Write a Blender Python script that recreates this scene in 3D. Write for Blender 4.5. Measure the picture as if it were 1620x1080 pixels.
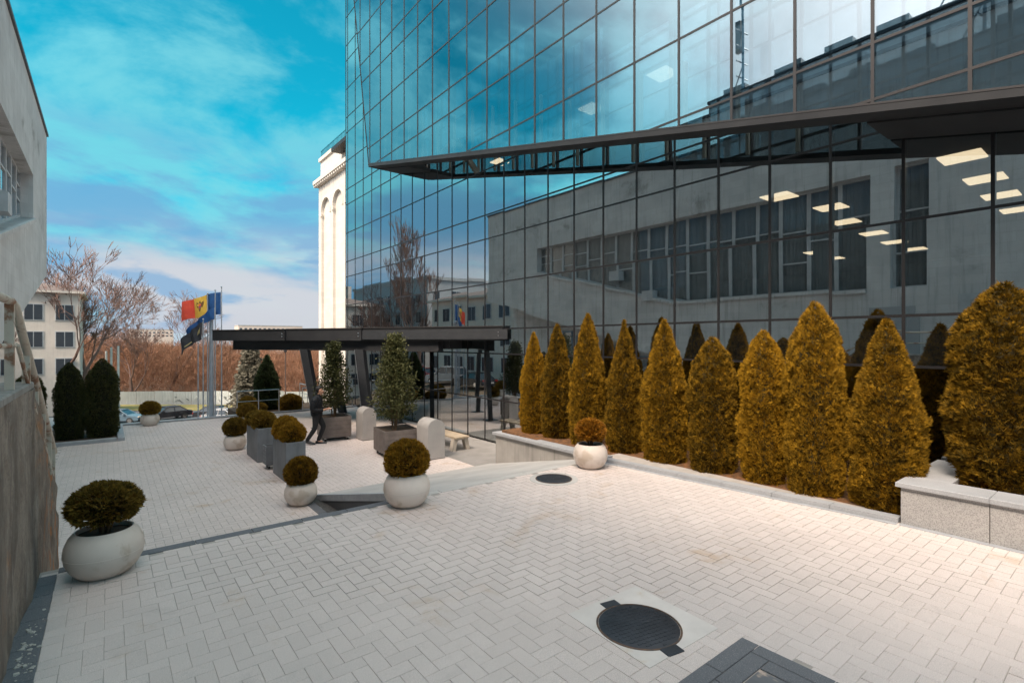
import bpy, math, random
import numpy as np
from mathutils import Vector, Matrix, noise as mnoise
from math import radians as R, sin, cos, pi

# ------------------------------------------------------------------ scene, camera, light
for o in list(bpy.data.objects):
    bpy.data.objects.remove(o)
scn = bpy.context.scene
COL = scn.collection
rng = random.Random(7)
NR = np.random.default_rng(11)

YAW = 38.26                      # street axis is +Y; camera turned right of it
FPX = 809.0
cam_d = bpy.data.cameras.new('camera')
cam_d.sensor_width = 36.0
cam_d.lens = 36.0 * FPX / 1620.0
cam_d.clip_start = 0.05
cam_d.clip_end = 6000
cam = bpy.data.objects.new('camera', cam_d)
COL.objects.link(cam)
cam.location = (0, 0, 0)
cam.rotation_euler = (R(90), 0, R(-YAW))
scn.camera = cam
scn.render.resolution_x, scn.render.resolution_y = 1024, 682

FV = Vector((sin(R(YAW)), cos(R(YAW)), 0))
RV = Vector((cos(R(YAW)), -sin(R(YAW)), 0))

SUN_EL, SUN_AZ = 50.0, math.degrees(math.atan2(-0.94, -0.34))
SDIR = Vector((sin(R(SUN_AZ)) * cos(R(SUN_EL)), cos(R(SUN_AZ)) * cos(R(SUN_EL)), sin(R(SUN_EL))))
sl = bpy.data.lights.new('sun', 'SUN')
sl.energy = 1.45
sl.angle = R(20.0)
sl.color = (1.0, 0.85, 0.68)
so = bpy.data.objects.new('sun', sl)
COL.objects.link(so)
so.rotation_euler = SDIR.to_track_quat('Z', 'Y').to_euler()
so.location = (-40, 20, 60)

scn.view_settings.view_transform = 'Standard'
scn.view_settings.look = 'None'
scn.view_settings.exposure = 2.06
scn.view_settings.gamma = 1.0
scn.view_settings.use_curve_mapping = False


class NT:
    """tiny node-tree helper"""
    def __init__(s, tree):
        s.t = tree
        s.n = tree.nodes
        s.l = tree.links

    def new(s, typ, **kw):
        n = s.n.new(typ)
        for k, v in kw.items():
            if k in n.inputs:
                n.inputs[k].default_value = v
            else:
                setattr(n, k, v)
        return n

    def link(s, a, b):
        s.l.new(a, b)

    def val(s, x, sock):
        if hasattr(x, 'links') or hasattr(x, 'is_linked'):
            s.l.new(x, sock)
        else:
            sock.default_value = x

    def math(s, op, a, b=None, c=None, clamp=False):
        n = s.n.new('ShaderNodeMath')
        n.operation = op
        n.use_clamp = clamp
        for i, x in enumerate((a, b, c)):
            if x is not None:
                s.val(x, n.inputs[i])
        return n.outputs[0]

    def mix(s, f, a, b, blend='MIX'):
        n = s.n.new('ShaderNodeMix')
        n.data_type = 'RGBA'
        n.blend_type = blend
        s.val(f, n.inputs[0])
        for x, k in ((a, 6), (b, 7)):
            if isinstance(x, tuple) and len(x) == 3:
                x = (*x, 1)
            s.val(x, n.inputs[k])
        return n.outputs[2]

    def ramp(s, f, stops):
        n = s.n.new('ShaderNodeValToRGB')
        e = n.color_ramp.elements
        while len(e) < len(stops):
            e.new(0.5)
        for el, (p, c) in zip(e, stops):
            el.position = p
            el.color = (*c, 1) if len(c) == 3 else c
        s.val(f, n.inputs[0])
        return n.outputs[0]

    def smooth(s, x, a, b):
        n = s.n.new('ShaderNodeMapRange')
        n.interpolation_type = 'SMOOTHSTEP'
        s.val(x, n.inputs[0])
        n.inputs[1].default_value = a
        n.inputs[2].default_value = b
        return n.outputs[0]

    def noise(s, vec, scale, detail=4, rough=.55, dist=0.0):
        n = s.n.new('ShaderNodeTexNoise')
        n.inputs['Scale'].default_value = scale
        n.inputs['Detail'].default_value = detail
        n.inputs['Roughness'].default_value = rough
        n.inputs['Distortion'].default_value = dist
        if vec is not None:
            s.l.new(vec, n.inputs['Vector'])
        return n.outputs[0]


# ------------------------------------------------------------------ world
world = bpy.data.worlds.new('World')
scn.world = world
world.use_nodes = True
w = NT(world.node_tree)
w.n.clear()
sky = w.new('ShaderNodeTexSky')
sky.sky_type = 'NISHITA'
sky.sun_disc = False
sky.sun_elevation = R(SUN_EL)
sky.sun_rotation = R(SUN_AZ)
sky.altitude = 100
sky.dust_density = 1.0
sky.ozone_density = 2.0
tc = w.new('ShaderNodeTexCoord')
sep = w.new('ShaderNodeSeparateXYZ')
w.link(tc.outputs['Generated'], sep.inputs[0])
dx, dy, dz = sep.outputs
zc = w.math('MAXIMUM', dz, 0.0)
den = w.math('ADD', zc, 0.30)
cmb = w.new('ShaderNodeCombineXYZ')
w.link(w.math('DIVIDE', dx, den), cmb.inputs[0])
w.link(w.math('DIVIDE', dy, den), cmb.inputs[1])
P = cmb.outputs[0]
sund = w.new('ShaderNodeVectorMath', operation='DOT_PRODUCT')
w.link(tc.outputs['Generated'], sund.inputs[0])
sund.inputs[1].default_value = SDIR
sdot = w.math('MAXIMUM', sund.outputs['Value'], 0.0)
glow = w.math('POWER', sdot, 2.0)


def scaled(col, k):
    v = w.new('ShaderNodeVectorMath', operation='SCALE')
    v.inputs[0].default_value = col
    w.link(k, v.inputs['Scale'])
    return v.outputs[0]


# clear sky, graded towards teal
base = w.mix(1.0, sky.outputs[0], (0.015, .53, .46), 'MULTIPLY')
# lower sky turns from turquoise to a soft blue
base = w.mix(w.smooth(dz, .30, .08), base, (.48, 1.18, 1.85))
cb = w.math('MULTIPLY_ADD', glow, 7.6, 1.68)
veil_c = scaled((.34, 1.02, 1.14), cb)
n0 = w.noise(P, 1.3, 6, .58, .3)
white_c = scaled((1.12, .99, .94), w.math('MULTIPLY', cb, w.math('MULTIPLY_ADD', w.smooth(n0, .32, .68), .95, .48)))
# thin high veil in soft patches, fuller lower down
n1 = w.noise(P, 2.3, 8, .60, .25)
vv = w.math('ADD', n1, w.math('MULTIPLY', w.smooth(dz, .46, .24), .14))
col = w.mix(w.math('MULTIPLY', w.smooth(vv, .44, .64), .72), base, veil_c)
# the veil brightens strongly round the sun
col = w.mix(w.smooth(glow, .22, .80), col, white_c)
# stretched low banks: white tops and slate blue undersides
mp = w.new('ShaderNodeMapping')
mp.inputs['Location'].default_value = (.35, .1, .0)
mp.inputs['Scale'].default_value = (1.0, 1.0, 3.2)
w.link(tc.outputs['Generated'], mp.inputs[0])
n2 = w.noise(mp.outputs[0], 2.6, 6, .52, .15)
n3 = w.noise(mp.outputs[0], 3.6, 8, .56, .25)
s_hi = w.math('MULTIPLY', w.smooth(n3, .38, .54), w.math('MULTIPLY', w.smooth(dz, .36, .25), .85))
col = w.mix(s_hi, col, (.40, 1.02, 1.70))
whites = w.math('MULTIPLY', w.smooth(n2, .36, .54), w.math('MULTIPLY', w.smooth(dz, .22, .11), .90))
col = w.mix(whites, col, scaled((.98, .99, 1.04), cb))
n4 = w.noise(mp.outputs[0], 5.2, 5, .48, .1)
s_lo = w.math('MULTIPLY', w.smooth(n4, .52, .60), w.math('MULTIPLY', w.smooth(dz, .24, .16), .80))
col = w.mix(s_lo, col, (.56, 1.08, 1.68))
hz = w.math('MULTIPLY', w.smooth(dz, .07, .0), .5)
col = w.mix(hz, col, (1.45, 1.45, 1.6))
bg = w.new('ShaderNodeBackground')
bg.inputs['Strength'].default_value = 0.10
w.link(col, bg.inputs['Color'])
wo = w.new('ShaderNodeOutputWorld')
w.link(bg.outputs[0], wo.inputs['Surface'])


# ------------------------------------------------------------------ projection helpers (for choosing what counts as in view)
def proj(p):
    p = Vector(p)
    d = p.dot(FV)
    if d < .05:
        return None
    return 810 + FPX * p.dot(RV) / d, 540 - FPX * p.z / d, d


def in_view(p, m=30):
    q = proj(p)
    return q is not None and -m < q[0] < 1620 + m and -m < q[1] < 1080 + m


# ------------------------------------------------------------------ materials
def mat(name, base=(.5, .5, .5), base2=None, scale=4, rough=.7, bump=0.0, bscale=40, metallic=0.0,
        detail=5, spec=None, rand=0.0, coords='Object', fine=None, streak=0.0, stain=None):
    m = bpy.data.materials.new(name)
    m.use_nodes = True
    t = NT(m.node_tree)
    b = t.n['Principled BSDF']
    tcn = t.new('ShaderNodeTexCoord')
    v = tcn.outputs[coords]
    c = (*base, 1)
    out = None
    if base2 is not None:
        n = t.noise(v, scale, detail, .6)
        out = t.mix(t.smooth(n, .32, .68), base, base2)
    if streak:
        mp = t.new('ShaderNodeMapping')
        mp.inputs['Scale'].default_value = (2.2, 2.2, .12)
        t.link(v, mp.inputs[0])
        n = t.noise(mp.outputs[0], 3.0, 6, .65)
        f = t.math('MULTIPLY', t.smooth(n, .50, .72), streak)
        out = t.mix(f, out if out is not None else base, tuple(x * .38 for x in base))
    if stain is not None:
        n = t.noise(v, stain[1], 5, .65, .4)
        f = t.math('MULTIPLY', t.smooth(n, stain[2], stain[2] + .12), stain[3])
        out = t.mix(f, out if out is not None else base, stain[0])
    if fine is not None:
        n = t.noise(v, fine[0], 2, .7)
        f = t.math('MULTIPLY', t.smooth(n, .42, .66), fine[2])
        out = t.mix(f, out if out is not None else base, fine[1])
    if rand:
        oi = t.new('ShaderNodeObjectInfo')
        k = t.math('MULTIPLY_ADD', oi.outputs['Random'], 2 * rand, 1 - rand)
        s = t.new('ShaderNodeVectorMath', operation='SCALE')
        if out is not None:
            t.link(out, s.inputs[0])
        else:
            s.inputs[0].default_value = base
        t.link(k, s.inputs['Scale'])
        out = s.outputs[0]
    if out is not None:
        t.link(out, b.inputs['Base Color'])
    else:
        b.inputs['Base Color'].default_value = c
    b.inputs['Roughness'].default_value = rough
    b.inputs['Metallic'].default_value = metallic
    if spec is not None:
        b.inputs['Specular IOR Level'].default_value = spec
    if bump:
        n = t.noise(v, bscale, 6, .65)
        bp = t.new('ShaderNodeBump')
        bp.inputs['Strength'].default_value = min(1.0, bump * 10)
        bp.inputs['Distance'].default_value = bump * .1
        t.link(n, bp.inputs['Height'])
        t.link(bp.outputs[0], b.inputs['Normal'])
    return m


def foliage(name, c1, c2, c3, trans=.25, rough=.6, spec=.25):
    """leaf colour varies from spray to spray"""
    m = bpy.data.materials.new(name)
    m.use_nodes = True
    t = NT(m.node_tree)
    b = t.n['Principled BSDF']
    g = t.new('ShaderNodeNewGeometry')
    oi = t.new('ShaderNodeObjectInfo')
    tcn = t.new('ShaderNodeTexCoord')
    n = t.noise(tcn.outputs['Object'], 8.0, 4, .65)
    r = t.math('ADD', t.math('MULTIPLY', g.outputs['Random Per Island'], .30),
               t.math('MULTIPLY_ADD', n, 1.3, -.25))
    r = t.math('ADD', r, t.math('MULTIPLY_ADD', oi.outputs['Random'], .30, -.15))
    c = t.ramp(r, [(.25, c1), (.52, c2), (.82, c3)])
    t.link(c, b.inputs['Base Color'])
    b.inputs['Roughness'].default_value = rough
    b.inputs['Specular IOR Level'].default_value = spec
    tr = t.new('ShaderNodeBsdfTranslucent')
    t.link(c, tr.inputs['Color'])
    mx = t.new('ShaderNodeMixShader')
    mx.inputs[0].default_value = trans
    t.link(b.outputs[0], mx.inputs[1])
    t.link(tr.outputs[0], mx.inputs[2])
    t.link(mx.outputs[0], t.n['Material Output'].inputs['Surface'])
    return m


def glass_mat(name, tint, refl_tint, ior, wave=.0010):
    m = bpy.data.materials.new(name)
    m.use_nodes = True
    t = NT(m.node_tree)
    t.n.remove(t.n['Principled BSDF'])
    tcn = t.new('ShaderNodeTexCoord')
    n = t.noise(tcn.outputs['Object'], .7, 0, .4)
    bp = t.new('ShaderNodeBump')
    bp.inputs['Strength'].default_value = 1.0
    bp.inputs['Distance'].default_value = wave
    t.link(n, bp.inputs['Height'])
    lw = t.new('ShaderNodeLayerWeight')
    lw.inputs['Blend'].default_value = .5
    r0 = ((ior - 1) / (ior + 1)) ** 2
    fr = t.math('MULTIPLY_ADD', t.math('POWER', lw.outputs['Facing'], 4.0), 1 - r0, r0)
    gl = t.new('ShaderNodeBsdfGlossy')
    gl.inputs['Color'].default_value = (*refl_tint, 1)
    gl.inputs['Roughness'].default_value = .004
    t.link(bp.outputs[0], gl.inputs['Normal'])
    tp = t.new('ShaderNodeBsdfTransparent')
    tp.inputs['Color'].default_value = (*tint, 1)
    mx = t.new('ShaderNodeMixShader')
    t.link(fr, mx.inputs[0])
    t.link(tp.outputs[0], mx.inputs[1])
    t.link(gl.outputs[0], mx.inputs[2])
    t.link(mx.outputs[0], t.n['Material Output'].inputs['Surface'])
    return m


def clear_mat(name, tint):
    m = bpy.data.materials.new(name)
    m.use_nodes = True
    t = NT(m.node_tree)
    t.n.remove(t.n['Principled BSDF'])
    tp = t.new('ShaderNodeBsdfTransparent')
    tp.inputs['Color'].default_value = (*tint, 1)
    t.link(tp.outputs[0], t.n['Material Output'].inputs['Surface'])
    return m


def emit_mat(name, c, s):
    m = bpy.data.materials.new(name)
    m.use_nodes = True
    t = NT(m.node_tree)
    b = t.n['Principled BSDF']
    b.inputs['Base Color'].default_value = (.8, .78, .72, 1)
    b.inputs['Emission Color'].default_value = (*c, 1)
    b.inputs['Emission Strength'].default_value = s
    return m


def paver_mat(name, base, island, dark=False):
    m = bpy.data.materials.new(name)
    m.use_nodes = True
    t = NT(m.node_tree)
    b = t.n['Principled BSDF']
    g = t.new('ShaderNodeNewGeometry')
    if island:
        r = g.outputs['Random Per Island']
    else:
        r = t.new('ShaderNodeObjectInfo').outputs['Random']
    pos = g.outputs['Position']
    k = t.math('MULTIPLY_ADD', r, .07, .965)
    big = t.noise(pos, .55, 5, .6)
    k = t.math('MULTIPLY', k, t.math('MULTIPLY_ADD', big, .30, .85))
    sp = t.noise(pos, 260, 2, .8)
    k2 = t.math('MULTIPLY_ADD', t.smooth(sp, .34, .70), .50, .72)
    k = t.math('MULTIPLY', k, k2)
    s = t.new('ShaderNodeVectorMath', operation='SCALE')
    s.inputs[0].default_value = base
    t.link(k, s.inputs['Scale'])
    # dark mineral flecks, rusty stains and scuffs
    fl = t.noise(pos, 150 if dark else 430, 1, .5)
    c = t.mix(t.math('MULTIPLY', t.smooth(fl, .62, .70), .55), s.outputs[0], tuple(x * .35 for x in base) if not dark else (.36, .36, .37))
    st = t.noise(pos, .9, 6, .7, .5)
    c = t.mix(t.math('MULTIPLY', t.smooth(st, .56, .70), .46), c, (.42, .27, .14))
    st2 = t.noise(pos, 2.3, 6, .75, .3)
    c = t.mix(t.math('MULTIPLY', t.smooth(st2, .56, .74), .30), c, tuple(x * .55 for x in base))
    t.link(c, b.inputs['Base Color'])
    b.inputs['Roughness'].default_value = .82
    b.inputs['Specular IOR Level'].default_value = .3
    bp = t.new('ShaderNodeBump')
    bp.inputs['Strength'].default_value = .5
    bp.inputs['Distance'].default_value = .003
    t.link(t.noise(pos, 180, 4, .7), bp.inputs['Height'])
    t.link(bp.outputs[0], b.inputs['Normal'])
    return m


PAVE = (.635, .555, .522)
M = {}
M['paver_one'] = paver_mat('paver stone', PAVE, False)
M['paver_many'] = paver_mat('paver stones', PAVE, True)
M['dark_paver'] = paver_mat('dark granite paver', (.14, .145, .158), False, True)
M['bedding'] = mat('sand bedding', (.40, .36, .33), (.33, .30, .27), 6, .95)
M['concrete_ramp'] = mat('smooth concrete', (.47, .45, .43), (.38, .365, .35), 1.3, .85, .02, 60, stain=((.33, .24, .16), 1.0, .62, .35))
M['kerb'] = mat('grey granite kerb', (.33, .34, .36), (.26, .27, .29), 5, .7, .01, 120, fine=(240, (.5, .5, .5), .35))
M['granite'] = mat('speckled granite', (.43, .41, .395), (.36, .35, .34), 2, .55, .006, 200, fine=(95, (.17, .16, .16), .75),
                   stain=((.30, .19, .12), 1.4, .66, .4))
M['cap'] = mat('granite cap', (.31, .315, .33), (.26, .265, .28), 2.5, .6, .004, 160, fine=(150, (.60, .60, .60), .4))
M['wall_old'] = mat('weathered concrete', (.33, .275, .225), (.19, .15, .12), 1.6, .95, .16, 9, streak=.95,
                    stain=((.42, .20, .085), 1.2, .60, .75), fine=(30, (.16, .13, .11), .5))
def wall_mat():
    m = M['wall_old']
    t = NT(m.node_tree)
    b = t.n['Principled BSDF']
    old = b.inputs['Base Color'].links[0].from_socket
    g = t.new('ShaderNodeNewGeometry')
    def streaks(sx, sz, scale, lo, hi, k):
        mp = t.new('ShaderNodeMapping')
        mp.inputs['Scale'].default_value = (sx, sx, sz)
        t.link(g.outputs['Position'], mp.inputs[0])
        return t.math('MULTIPLY', t.smooth(t.noise(mp.outputs[0], scale, 7, .65, .2), lo, hi), k)
    c = t.mix(streaks(1.0, .30, 3.2, 0.44, .64, .62), old, (.085, .066, .054))
    c = t.mix(streaks(1.0, .35, 5.0, 0.54, .74, .5), c, (.42, .38, .34))
    s = t.new('ShaderNodeSeparateXYZ')
    t.link(g.outputs['Position'], s.inputs[0])
    near_rail = t.smooth(s.outputs[1], 6.2, 7.8)
    c = t.mix(t.math('MULTIPLY', streaks(1.0, .45, 6.0, .50, .60, .9), near_rail), c, (.36, .15, .055))
    t.link(c, b.inputs['Base Color'])


wall_mat()
M['rust_metal'] = mat('chipped cream paint', (.56, .50, .42), (.50, .43, .35), 3, .7, .02, 60, stain=((.24, .10, .045), 6.0, .50, .9))
M['left_wall'] = mat('grey render', (.70, .70, .70), (.60, .60, .60), .8, .9, .03, 14, streak=.45, stain=((.24, .23, .22), .5, .58, .6))
M['left_trim'] = mat('dark flashing', (.10, .11, .13), None, 3, .5)
M['steel'] = mat('black steel', (.022, .024, .028), (.03, .032, .036), 3, .42, .004, 30)
M['steel_clad'] = mat('graphite cladding', (.020, .021, .024), (.027, .028, .031), 2, .55, spec=.25)  # cladding's own even dark tone
M['mullion'] = mat('bronze grey aluminium', (.040, .037, .038), None, 3, .4, metallic=.3)
M['mullion_dark'] = mat('dark aluminium', (.022, .021, .023), None, 3, .38, metallic=.3)
M['post'] = mat('cream steel post', (.36, .34, .29), None, 3, .5)
M['galv'] = mat('galvanised steel', (.50, .54, .60), (.42, .46, .52), 5, .4, metallic=.55)
M['stainless'] = mat('stainless rail', (.6, .61, .63), None, 4, .28, metallic=.9)
M['pot'] = mat('pale cast stone', (.69, .60, .535), (.62, .535, .475), 2.2, .62, .008, 45, rand=.06,
               stain=((.44, .345, .26), 2.6, .52, .65))
M['soil'] = mat('dark soil', (.045, .030, .02), (.07, .045, .028), 14, 1, .12, 40)
M['mulch'] = mat('rusty mulch', (.20, .085, .028), (.085, .045, .02), 9, 1, .12, 45)
M['zinc'] = mat('grey fibre cement', (.17, .18, .195), (.125, .132, .142), 2.4, .55, .006, 30, streak=.25)
M['wood_box'] = mat('grey brown timber', (.165, .135, .12), (.12, .098, .088), 4, .75, .03, 25)
M['bench_wood'] = mat('pale timber', (.42, .34, .25), (.34, .27, .19), 6, .7, .02, 30)
M['bench_leg'] = mat('beige concrete leg', (.44, .39, .33), (.38, .33, .28), 5, .8)
M['black_rubber'] = mat('black rubber', (.018, .018, .019), None, 3, .6)
M['iron'] = mat('cast iron', (.040, .045, .056), (.028, .031, .039), 6, .5, .03, 60, metallic=.35)
M['iron_rust'] = mat('rusty iron', (.14, .075, .04), (.05, .04, .038), 18, .7, .03, 60)
M['asphalt'] = mat('asphalt', (.10, .10, .105), (.075, .075, .08), .5, .9, .02, 50)
M['pad_inner'] = mat('patched asphalt', (.13, .135, .145), (.10, .105, .115), 3, .85, .03, 30,
                     stain=((.62, .47, .37), 2.2, .58, .9))
M['white_tower'] = None
M['interior'] = mat('dark interior', (.035, .034, .035), (.025, .024, .025), 1, .9)
M['int_floor'] = mat('dark floor', (.05, .046, .042), None, 1, .5)
M['int_brown'] = mat('brown panelling', (.07, .035, .022), (.05, .026, .017), 2, .6)
M['lamp'] = emit_mat('lit ceiling panel', (1.0, .70, .43), .75)
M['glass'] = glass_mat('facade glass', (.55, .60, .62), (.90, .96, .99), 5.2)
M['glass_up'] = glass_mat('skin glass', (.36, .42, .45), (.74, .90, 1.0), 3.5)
M['glass_in'] = clear_mat('glass back', (.86, .92, .94))
M['win_glass'] = glass_mat('window glass', (.85, .87, .88), (.9, .95, 1.0), 1.6)
M['curtain'] = mat('grey curtain', (.46, .47, .47), (.38, .39, .39), 2, .95)
M['win_frame'] = mat('white window frame', (.52, .54, .56), (.44, .46, .48), 4, .6)
M['blue_frame'] = mat('blue grey frame', (.22, .32, .42), None, 4, .6)
M['white_wall'] = mat('pale render', (.66, .61, .56), (.58, .53, .49), .4, .9, streak=.2)
M['house_roof'] = mat('brown roof', (.16, .125, .115), (.12, .095, .09), 1, .9)
M['dark_win'] = mat('dark window', (.045, .055, .07), None, 1, .15)
M['grey_block'] = mat('grey block', (.42, .44, .46), (.37, .39, .41), .4, .9)
M['grass'] = mat('dry grass', (.22, .21, .055), (.28, .21, .08), .5, 1, .05, 6)
M['ground'] = mat('dull earth', (.12, .085, .06), (.17, .12, .08), .1, 1)
M['hill'] = mat('haze blue hill', (.14, .19, .25), (.18, .22, .26), .01, 1)  # distance haze painted into the ridge colour, no air volume
M['fence'] = mat('corrugated metal', (.40, .43, .44), (.33, .36, .37), .4, .55, metallic=.2, rand=.1, streak=.2)
M['teal_paint'] = mat('teal paint', (.02, .26, .33), None, 3, .7)
M['pink_paint'] = mat('pink paint', (.62, .30, .27), None, 3, .7)
M['white_paint'] = mat('white paint', (.66, .68, .68), (.52, .55, .55), 2, .7)
M['black_paint'] = mat('black paint', (.06, .07, .08), None, 3, .7)
M['flag_blue'] = mat('blue cloth', (.005, .075, .25), (.004, .055, .19), 4, .8)
M['flag_yellow'] = mat('yellow cloth', (.72, .47, .07), (.62, .40, .055), 4, .8)
M['flag_red'] = mat('red cloth', (.80, .10, .05), (.68, .075, .045), 4, .8)
M['flag_brown'] = mat('brown print', (.17, .085, .03), None, 4, .8)
M['flag_dark'] = mat('charcoal cloth', (.03, .033, .042), (.055, .06, .07), 5, .8)
M['flag_mark'] = mat('pale gold print', (.42, .36, .17), None, 5, .8)
M['bark'] = mat('grey brown bark', (.135, .095, .08), (.095, .065, .055), 6, .95)
M['bark_far'] = mat('rosy brown bark', (.20, .125, .105), (.15, .095, .08), .5, .95)
M['stem'] = mat('brown stem', (.13, .075, .04), (.09, .055, .032), 12, .9)
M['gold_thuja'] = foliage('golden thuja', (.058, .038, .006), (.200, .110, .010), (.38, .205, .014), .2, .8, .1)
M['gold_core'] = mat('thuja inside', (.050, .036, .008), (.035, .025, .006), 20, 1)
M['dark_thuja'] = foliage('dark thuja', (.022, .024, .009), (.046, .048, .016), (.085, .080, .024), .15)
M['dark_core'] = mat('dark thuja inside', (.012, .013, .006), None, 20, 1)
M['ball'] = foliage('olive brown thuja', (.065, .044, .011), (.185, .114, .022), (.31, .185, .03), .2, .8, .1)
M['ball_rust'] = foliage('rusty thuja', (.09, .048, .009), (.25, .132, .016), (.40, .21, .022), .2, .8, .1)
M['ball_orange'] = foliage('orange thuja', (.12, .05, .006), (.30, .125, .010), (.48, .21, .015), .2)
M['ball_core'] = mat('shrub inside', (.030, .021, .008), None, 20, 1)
M['holly'] = foliage('holly leaves', (.020, .026, .010), (.050, .056, .019), (.095, .096, .035), .15, .6, .25)
M['spruce'] = foliage('grey spruce', (.055, .055, .042), (.105, .10, .075), (.18, .165, .125), .1)
M['cone_tree'] = foliage('dark green conifer', (.016, .026, .013), (.032, .050, .022), (.055, .075, .03), .1)
M['thicket'] = foliage('rusty twigs', (.10, .055, .042), (.22, .105, .065), (.34, .19, .12), .1, .9, .1)
M['skin'] = mat('skin', (.52, .27, .17), (.47, .24, .15), 10, .55)
M['jacket'] = mat('black quilted jacket', (.011, .012, .016), (.008, .009, .011), 12, .62, spec=.25)
M['trouser'] = mat('black trousers', (.012, .012, .014), None, 8, .85)
M['hair'] = mat('black hair', (.012, .009, .008), None, 20, .6)
M['shoe'] = mat('black shoe', (.015, .015, .016), None, 8, .4)
M['phone'] = mat('white paper', (.7, .7, .68), None, 8, .6)
for nm, c in (('car_black', (.02, .022, .028)), ('car_white', (.36, .37, .39)), ('car_blue', (.11, .17, .22)), ('car_red', (.22, .04, .035))):
    M[nm] = mat(nm.replace('_', ' ') + ' paint', c, None, 3, .22, spec=.7)
M['car_glass'] = mat('car glass', (.03, .05, .07), None, 3, .08, spec=.9)
M['chrome'] = mat('chrome', (.6, .6, .6), None, 3, .2, metallic=1)
M['lamp_red'] = mat('red lamp', (.35, .02, .015), None, 3, .25)
M['lamp_clear'] = mat('clear lamp', (.7, .55, .42), None, 3, .2)
M['plate'] = mat('number plate', (.7, .7, .68), None, 3, .5)
M['terra'] = mat('pinkish far block', (.62, .52, .45), (.55, .46, .40), .1, .9)


def brickwork(m, sx, sy, mortar_dark=.8, dist=.006):
    """faint courses on a wall in the YZ plane"""
    t = NT(m.node_tree)
    b = t.n['Principled BSDF']
    g = t.new('ShaderNodeNewGeometry')
    s = t.new('ShaderNodeSeparateXYZ')
    t.link(g.outputs['Position'], s.inputs[0])
    c = t.new('ShaderNodeCombineXYZ')
    t.link(t.math('ADD', s.outputs[1], s.outputs[0]), c.inputs[0])
    t.link(s.outputs[2], c.inputs[1])
    bt = t.new('ShaderNodeTexBrick')
    t.link(c.outputs[0], bt.inputs['Vector'])
    bt.inputs['Scale'].default_value = 1.0
    bt.inputs['Brick Width'].default_value = sx
    bt.inputs['Row Height'].default_value = sy
    bt.inputs['Mortar Size'].default_value = .012
    bt.inputs['Color1'].default_value = (1, 1, 1, 1)
    bt.inputs['Color2'].default_value = (.9, .9, .9, 1)
    bt.inputs['Mortar'].default_value = (mortar_dark,) * 3 + (1,)
    old = b.inputs['Base Color'].links[0].from_socket if b.inputs['Base Color'].is_linked else None
    mixed = t.mix(1.0, old if old is not None else tuple(b.inputs['Base Color'].default_value)[:3], bt.outputs['Color'], 'MULTIPLY')
    t.link(mixed, b.inputs['Base Color'])


M['white_tower'] = mat('cream tower stone', (.66, .61, .55), (.60, .555, .50), .3, .85)
brickwork(M['white_tower'], 1.1, .42, .82)
brickwork(M['left_wall'], 1.2, .30, .90)


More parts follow.
